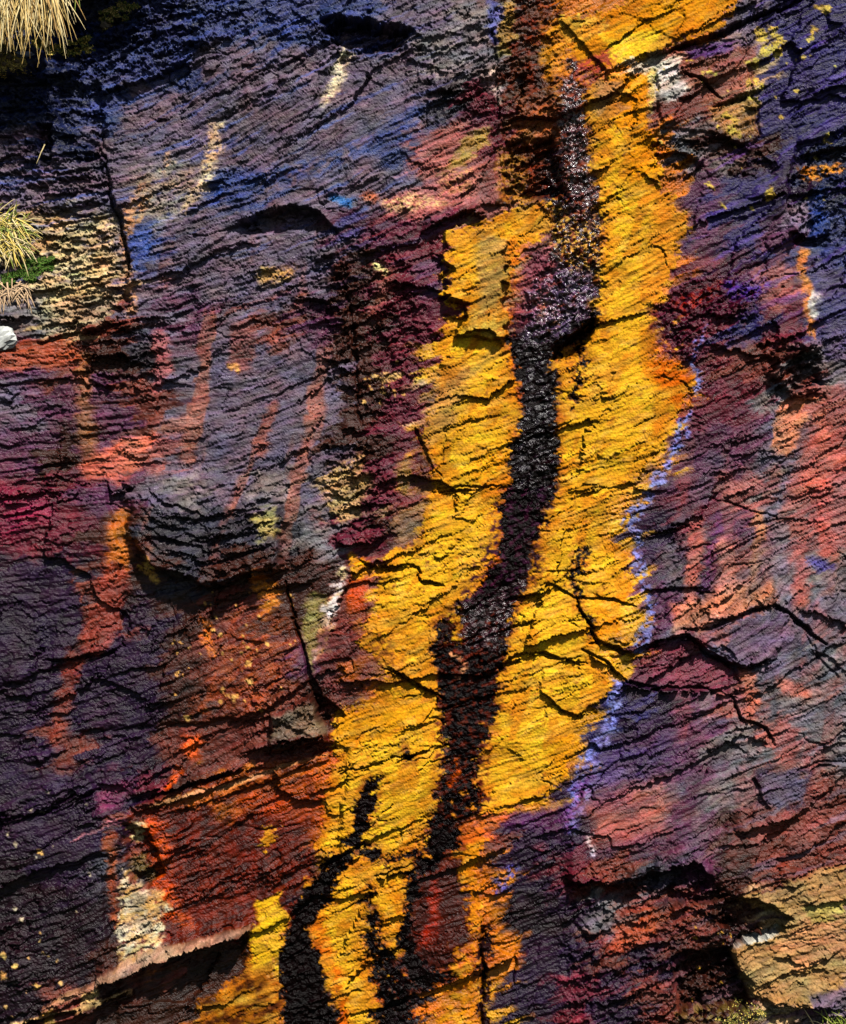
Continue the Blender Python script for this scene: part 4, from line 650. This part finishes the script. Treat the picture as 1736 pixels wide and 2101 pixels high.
# ------------------------------------------------------------------ materials
def new_mat(name):
    m = bpy.data.materials.new(name); m.use_nodes = True
    return m, m.node_tree, m.node_tree.nodes['Principled BSDF']
def rock_material():
    m, t, b = new_mat('stained_slate')
    N = t.nodes.new; Lk = t.links.new
    ca = N('ShaderNodeAttribute'); ca.attribute_name = 'stone_colour'
    wa = N('ShaderNodeAttribute'); wa.attribute_name = 'polish'
    tc = N('ShaderNodeTexCoord'); mp = N('ShaderNodeMapping')
    mp.inputs['Rotation'].default_value = (0, math.radians(20), 0); mp.inputs['Scale'].default_value = (0.3, 1, 1.8)
    Lk(tc.outputs['Object'], mp.inputs[0])
    n1 = N('ShaderNodeTexNoise'); n1.inputs['Scale'].default_value = 75; n1.inputs['Detail'].default_value = 5; n1.inputs['Roughness'].default_value = .65
    Lk(mp.outputs[0], n1.inputs['Vector'])
    n2 = N('ShaderNodeTexNoise'); n2.inputs['Scale'].default_value = 160; n2.inputs['Detail'].default_value = 3
    Lk(tc.outputs['Object'], n2.inputs['Vector'])
    r = N('ShaderNodeMapRange'); r.inputs['From Min'].default_value = .3; r.inputs['From Max'].default_value = .7; r.inputs['To Min'].default_value = .72; r.inputs['To Max'].default_value = 1.25
    Lk(n2.outputs[0], r.inputs['Value'])
    mx = N('ShaderNodeVectorMath'); mx.operation = 'SCALE'; Lk(ca.outputs['Color'], mx.inputs[0]); Lk(r.outputs[0], mx.inputs['Scale'])
    Lk(mx.outputs[0], b.inputs['Base Color'])
    Lk(wa.outputs['Fac'], b.inputs['Roughness'])
    sa_ = N('ShaderNodeAttribute'); sa_.attribute_name = 'sheen'
    Lk(sa_.outputs['Fac'], b.inputs['Specular IOR Level'])
    bu = N('ShaderNodeBump'); bu.inputs['Strength'].default_value = .5; bu.inputs['Distance'].default_value = .012
    Lk(n1.outputs[0], bu.inputs['Height']); Lk(bu.outputs[0], b.inputs['Normal'])
    return m
ROCK = rock_material()
def plain(name, c, rough=.7, var=.25, scale=60):
    m, t, b = new_mat(name)
    n = t.nodes.new('ShaderNodeTexNoise'); n.inputs['Scale'].default_value = scale; n.inputs['Detail'].default_value = 3
    tc = t.nodes.new('ShaderNodeTexCoord'); t.links.new(tc.outputs['Object'], n.inputs['Vector'])
    cr = t.nodes.new('ShaderNodeValToRGB')
    cr.color_ramp.elements[0].position = .3; cr.color_ramp.elements[1].position = .7
    cr.color_ramp.elements[0].color = tuple(v * (1 - var) for v in c) + (1,); cr.color_ramp.elements[1].color = tuple(min(1, v * (1 + var)) for v in c) + (1,)
    t.links.new(n.outputs[0], cr.inputs[0]); t.links.new(cr.outputs[0], b.inputs['Base Color']); b.inputs['Roughness'].default_value = rough
    return m

# ------------------------------------------------------------------ meshes
co = np.empty((NY, NX, 3), np.float32)
co[..., 0] = (X - W / 2) * S; co[..., 2] = (H / 2 - Y) * S; co[..., 1] = -total * S
co = co.reshape(-1, 3); colf = col.reshape(-1, 3); polish = np.interp(wet, [0, .3, .8, 1], [.36, .36, .30, .2]) + .3 * crust + .12 * n_c
sheen = np.interp(wet, [0, .3, .82, .95], [.24, .24, .07, 1.0]) * (1 - .75 * crust)
polf = np.clip(polish, .15, .9).reshape(-1).astype(np.float32); shef = np.clip(sheen, 0, 1).reshape(-1).astype(np.float32)
gy_, gx_ = np.gradient(total.astype(np.float64), ay, ax)
NRM = np.stack([-gx_, -np.ones_like(gx_), gy_], axis=-1)          # the face looks towards -Y; Y of the drawing runs down
NRM /= np.linalg.norm(NRM, axis=-1, keepdims=True); NRM = NRM.reshape(-1, 3).astype(np.float32)
root = bpy.data.objects.new('rock_face', None); C.objects.link(root)
root['kind'] = 'structure'; root['label'] = 'steep stained slate rock face with yellow crust and black seep'
jj, ii = np.meshgrid(np.arange(NY - 1), np.arange(NX - 1), indexing='ij')
q = (jj * NX + ii).ravel()
quads = np.stack([q, q + NX, q + NX + 1, q + 1], axis=1)
fo = owner[:-1, :-1].ravel()
order = np.argsort(fo, kind='stable'); fs = fo[order]
bounds = np.searchsorted(fs, np.arange(len(parts) + 1))
def sheet(name, faces, label):
    vs, inv = np.unique(faces.ravel(), return_inverse=True)
    me = bpy.data.meshes.new(name)
    me.vertices.add(len(vs)); me.vertices.foreach_set('co', co[vs].ravel())
    nf = len(faces)
    me.loops.add(nf * 4); me.loops.foreach_set('vertex_index', inv.astype(np.int32).ravel())
    me.polygons.add(nf); me.polygons.foreach_set('loop_start', np.arange(nf, dtype=np.int32) * 4)
    me.polygons.foreach_set('loop_total', np.full(nf, 4, np.int32))
    me.polygons.foreach_set('use_smooth', np.ones(nf, bool))
    me.update(calc_edges=True)
    me.normals_split_custom_set_from_vertices(NRM[vs])
    a = me.attributes.new('stone_colour', 'FLOAT_COLOR', 'POINT')
    rgba = np.ones((len(vs), 4), np.float32); rgba[:, :3] = colf[vs]; a.data.foreach_set('color', rgba.ravel())
    a = me.attributes.new('polish', 'FLOAT', 'POINT'); a.data.foreach_set('value', polf[vs])
    a = me.attributes.new('sheen', 'FLOAT', 'POINT'); a.data.foreach_set('value', shef[vs])
    me.materials.append(ROCK)
    o = bpy.data.objects.new(name, me); C.objects.link(o); o.parent = root
    if label: o['label'] = label
    return o
for k, (nm, lb) in enumerate(parts):
    f = order[bounds[k]:bounds[k + 1]]
    if len(f) == 0: continue
    sheet(nm, quads[f], lb)

# ------------------------------------------------------------------ ground at the foot, out of view
gm = bpy.data.meshes.new('ground')
n = 40; gv = []; gf = []
for j in range(n + 1):
    for i in range(n + 1):
        x_ = -60 + 120 * i / n; y_ = 1.5 - 62 * j / n
        gv.append((x_, y_, -3.3 + 0.06 * math.sin(x_ * 1.3) * math.cos(y_ * 0.9)))
for j in range(n):
    for i in range(n):
        a = j * (n + 1) + i; gf.append((a, a + n + 1, a + n + 2, a + 1))
gm.from_pydata(gv, [], gf); gm.materials.append(plain('earth_and_grass', (.05, .06, .025), .9, .4, 3))
g = bpy.data.objects.new('ground', gm); C.objects.link(g); g['kind'] = 'structure'

# ------------------------------------------------------------------ plants and stones lodged on the face
def surf(x, y):                                    # distance of the rock towards the viewer at a drawing point
    i = int(np.clip(np.searchsorted(ax, x), 0, NX - 1)); j = int(np.clip(np.searchsorted(ay, y), 0, NY - 1))
    return float(total[j, i])
def P3(x, y, d): return ((x - W / 2) * S, -d * S, (H / 2 - y) * S)
def make(name, verts, faces, mats, label=None, cat=None, parent=None, group=None, idx=None, origin=None):
    me = bpy.data.meshes.new(name)
    if origin is not None: verts = [(v[0] - origin[0], v[1] - origin[1], v[2] - origin[2]) for v in verts]
    me.from_pydata(verts, [], faces); me.update()
    for m in mats: me.materials.append(m)
    if idx: me.polygons.foreach_set('material_index', idx)
    o = bpy.data.objects.new(name, me); C.objects.link(o)
    if origin is not None: o.location = origin
    if parent: o.parent = parent
    if label: o['label'] = label
    if cat: o['category'] = cat
    if group: o['group'] = group
    return o
def blade_set(rg, roots, nseg=7):
    """roots: (x, y, depth, angle, length, width, gravity) in drawing units; ribbons folded along the middle"""
    V = []; F = []; ID = []
    for (x, y, d, an, ln, wd, gr, mi) in roots:
        vx, vy, vz = math.cos(an), math.sin(an), rg.uniform(.15, .7)
        base = len(V); px, py, pz = x, y, d
        for s_ in range(nseg + 1):
            t = s_ / nseg; ww = wd * (1 - t) ** .7 * .5 + .25
            nx, ny = -vy, vx; l_ = math.hypot(nx, ny) + 1e-6; nx /= l_; ny /= l_
            V += [P3(px + nx * ww, py + ny * ww, pz), P3(px, py, pz + ww * .7), P3(px - nx * ww, py - ny * ww, pz)]
            vy += gr / nseg; vz -= rg.uniform(.0, .12); vx += rg.uniform(-.12, .12)
            l2 = math.sqrt(vx * vx + vy * vy + vz * vz)
            px += vx / l2 * ln / nseg; py += vy / l2 * ln / nseg; pz += vz / l2 * ln / nseg
        for s_ in range(nseg):
            a = base + s_ * 3
            F += [(a, a + 1, a + 4, a + 3), (a + 1, a + 2, a + 5, a + 4)]; ID += [mi, mi]
    return V, F, ID
STRAW = plain('dry_straw', (.62, .42, .13), .6, .3, 90); PALE = plain('bleached_straw', (.78, .62, .30), .6, .2, 90)
GREEN = plain('fresh_grass', (.26, .32, .04), .55, .3, 70); LIME = plain('yellow_green_grass', (.72, .52, .10), .55, .3, 70)
MOSS = plain('moss', (.10, .13, .02), .9, .5, 220); MOSSG = plain('bright_moss', (.06, .15, .008), .9, .5, 220); ROOTM = plain('pale_root', (.55, .36, .20), .7, .3, 120)
SOIL = plain('soil', (.10, .07, .04), .95, .5, 90); QUARTZ = plain('quartz', (.52, .53, .5), .5, .35, 40)
rg = random.Random(3)
def tuft(name, label, roots_fn, n, mats, cat='grass tuft', origin=None, group=None):
    V, F, I = blade_set(rg, [roots_fn() for _ in range(n)])
    return make(name, V, F, mats, label, cat, None, group, I, origin)
tuft('grass_tuft', 'large dry golden grass tuft hanging over the top corner of the rock',
     lambda: (rg.uniform(-60, 145), rg.uniform(-50, 30), 128 + rg.uniform(0, 30), rg.uniform(.9, 2.2) if rg.random() < .8 else rg.uniform(0, 3.1), rg.uniform(60, 150), rg.uniform(1.8, 3.4), rg.uniform(.6, 1.8), rg.choice((0, 0, 1, 1, 2))),
     620, [STRAW, PALE, plain('brown_straw', (.38, .22, .06), .7, .3, 90)], origin=P3(30, -20, 120))
tuft('grass_tuft', 'few thin green stems hanging right of the golden tuft',
     lambda: (rg.uniform(150, 185), rg.uniform(-25, 5), 120, rg.uniform(1.2, 2.2), rg.uniform(35, 70), 2.2, rg.uniform(.3, 1.2), rg.choice((0, 1))), 9, [GREEN, PALE], origin=P3(165, -15, 115))
d0 = surf(10, 480)
tuft('grass_tuft', 'yellow green grass tuft on the left edge halfway above the moss',
     lambda: (rg.uniform(-45, 48), rg.uniform(445, 515), d0 + rg.uniform(4, 22), rg.uniform(-1.6, 1.2) if rg.random() < .6 else rg.uniform(0, 4), rg.uniform(22, 62), rg.uniform(2, 3.6), rg.uniform(.2, 1.5), rg.choice((0, 0, 2, 2, 1))),
     320, [LIME, GREEN, PALE], origin=P3(-5, 485, d0))
d0 = surf(20, 600)
tuft('root_tangle', 'pale dangling roots below the mossy patch at the left edge',
     lambda: (rg.uniform(-15, 60), rg.uniform(572, 606), d0 + rg.uniform(6, 16), rg.uniform(-.3, 3.3), rg.uniform(22, 58), rg.uniform(2.2, 3.6), rg.uniform(.4, 2.6), 0), 46, [ROOTM], cat='roots', origin=P3(20, 590, d0))
d0 = surf(1700, 2095) + 14
tuft('grass_tuft', 'small green grass tuft in the bottom corner under the grey slab',
     lambda: (rg.uniform(1690, 1750), rg.uniform(2100, 2116), d0 + rg.uniform(0, 14), rg.uniform(-2.5, -.9), rg.uniform(18, 52), rg.uniform(1.8, 2.8), rg.uniform(.0, 1.0), rg.choice((0, 0, 1))), 34, [GREEN, PALE], origin=P3(1715, 2112, d0))
tuft('dry_stem', 'single pale dry stem leaning left by the bottom corner grass',
     lambda: (1672, 2106, d0 + 6, -2.15, 50, 2.4, -.1, 0), 1, [PALE], cat='stem', origin=P3(1672, 2106, d0))
d0 = surf(100, 330)
tuft('dry_stem', 'thin bent straw stem caught in the dark notch',
     lambda: (96, 300, surf(84, 335) + 32, 1.9, 44, 2.0, .1, 0), 1, [PALE], cat='stem', origin=P3(96, 300, d0))
for k in range(4):
    tuft('dry_stem', ['curled reddish stem hanging at the top edge, longest of four', 'short curled reddish stem at the top edge, nearest the moss', 'looped pinkish stem at the top edge', 'thin pinkish stem at the top edge beside the loop'][k],
         lambda: (312 + k * 9, -8, 128, 1.3 + .35 * k, 24 - 3 * k, 1.8, -.8, 0), 1, [plain('pink_stem', (.5, .2, .16), .6)], cat='stem', group='curled stems at the top edge', origin=P3(312 + k * 9, -8, 128))
def moss_patch(label, spots, n, mats, name='moss_cushion', cat='moss', r=3.2):
    spots = [(a + rg.gauss(0, c * .55), b + rg.gauss(0, c * .4), c * rg.uniform(.2, .6)) for (a, b, c) in spots for _ in range(9)]
    V = []; F = []; I = []
    for _ in range(n):
        cx, cy, rr = rg.choice(spots)
        a = rg.uniform(0, 6.28); q_ = rr * math.sqrt(rg.random()); x, y = cx + q_ * math.cos(a) * 1.3, cy + q_ * math.sin(a) * .8
        d = surf(x, y) + (1 - (q_ / rr) ** 2) * rr * .45 + rg.uniform(-1, 2)
        for _k in range(3):
            t = rg.uniform(0, 6.28); l_ = rg.uniform(.6, 1.3) * r
            b = len(V); V += [P3(x - l_ * .4 * math.sin(t), y + l_ * .4 * math.cos(t), d), P3(x + l_ * .4 * math.sin(t), y - l_ * .4 * math.cos(t), d), P3(x + l_ * math.cos(t), y + l_ * math.sin(t), d + rg.uniform(0, l_))]
            F.append((b, b + 1, b + 2)); I.append(rg.randrange(len(mats)))
    return make(name, V, F, mats, label, cat, None, None, I, P3(spots[0][0], spots[0][1], surf(*spots[0][:2])))
moss_patch('green moss cushion below the yellow green tuft', [(75, 545, 22), (60, 565, 18), (95, 535, 16), (20, 575, 18)], 2600, [MOSSG, MOSSG, MOSS])
moss_patch('olive moss strip under the golden tuft', [(170, 85, 16), (145, 98, 14), (110, 100, 16), (90, 92, 14)], 1900, [MOSS, MOSS, LIME])
moss_patch('mossy soil clump at the left edge below the golden tuft', [(10, 120, 24), (40, 135, 18), (55, 148, 14), (12, 150, 16)], 2200, [MOSS, SOIL, LIME, STRAW])
moss_patch('olive moss clump on the top edge near the curled stems', [(235, 20, 18), (260, 10, 16), (215, 36, 12)], 1500, [MOSS, MOSS, STRAW])
moss_patch('small green algae film on the dark rock in the bottom corner', [(1520, 2085, 22), (1490, 2092, 16), (1560, 2075, 12)], 500, [MOSS, LIME], r=2.4)
def stone(label, x, y, rx, ry, rd, mat, name='stone', cat='stone', lift=.3):
    V = []; F = []; nu, nv = 14, 9
    c0 = surf(x, y) + rd * lift
    for j in range(nv + 1):
        th = math.pi * j / nv
        for i in range(nu):
            ph = 2 * math.pi * i / nu
            k_ = 1 + .22 * math.sin(3 * ph + j + x) * math.sin(th) + rg.uniform(-.07, .07)
            V.append(P3(x + rx * k_ * math.sin(th) * math.cos(ph), y - ry * k_ * math.cos(th), c0 + rd * k_ * math.sin(th) * math.sin(ph)))
    for j in range(nv):
        for i in range(nu):
            a = j * nu + i; b = j * nu + (i + 1) % nu; F.append((a, a + nu, b + nu, b))
    return make(name, V, F, [mat], label, cat, origin=P3(x, y, c0))
stone('white quartz lump at the left edge under the pale ledge', 8, 695, 28, 24, 18, QUARTZ)
peb_labels = ['dark pebble highest in the mossy soil clump', 'dark pebble touching the topmost pebble of the clump', 'dark pebble in the middle of the clump near the flat bluish stone', 'largest dark pebble in the lower middle of the clump', 'dark pebble lowest at the very edge of the clump', 'dark pebble at the bottom of the clump', 'dark pebble furthest from the edge in the clump', 'smallest dark pebble directly beside the flat bluish stone']
SL = plain('slate_chip', (.16, .19, .28), .5, .3, 60)
stone('small flat bluish stone stuck in the soil under the golden tuft', 60, 124, 18, 6, 10, SL, cat='stone')
stone('small grey stone beside the olive moss on the top edge', 212, 42, 12, 8, 9, plain('grey_stone', (.3, .25, .2), .8))
peb = [(8, 110, 7), (14, 128, 5), (26, 118, 6), (33, 132, 6), (6, 142, 7), (22, 146, 5), (47, 140, 5), (38, 118, 4)]
for k, (x_, y_, r_) in enumerate(peb):
    o = stone(peb_labels[k], x_, y_, r_, r_ * .8, r_, SOIL, name='pebble', cat='pebble', lift=1.6); o['group'] = 'pebbles in the mossy soil clump'
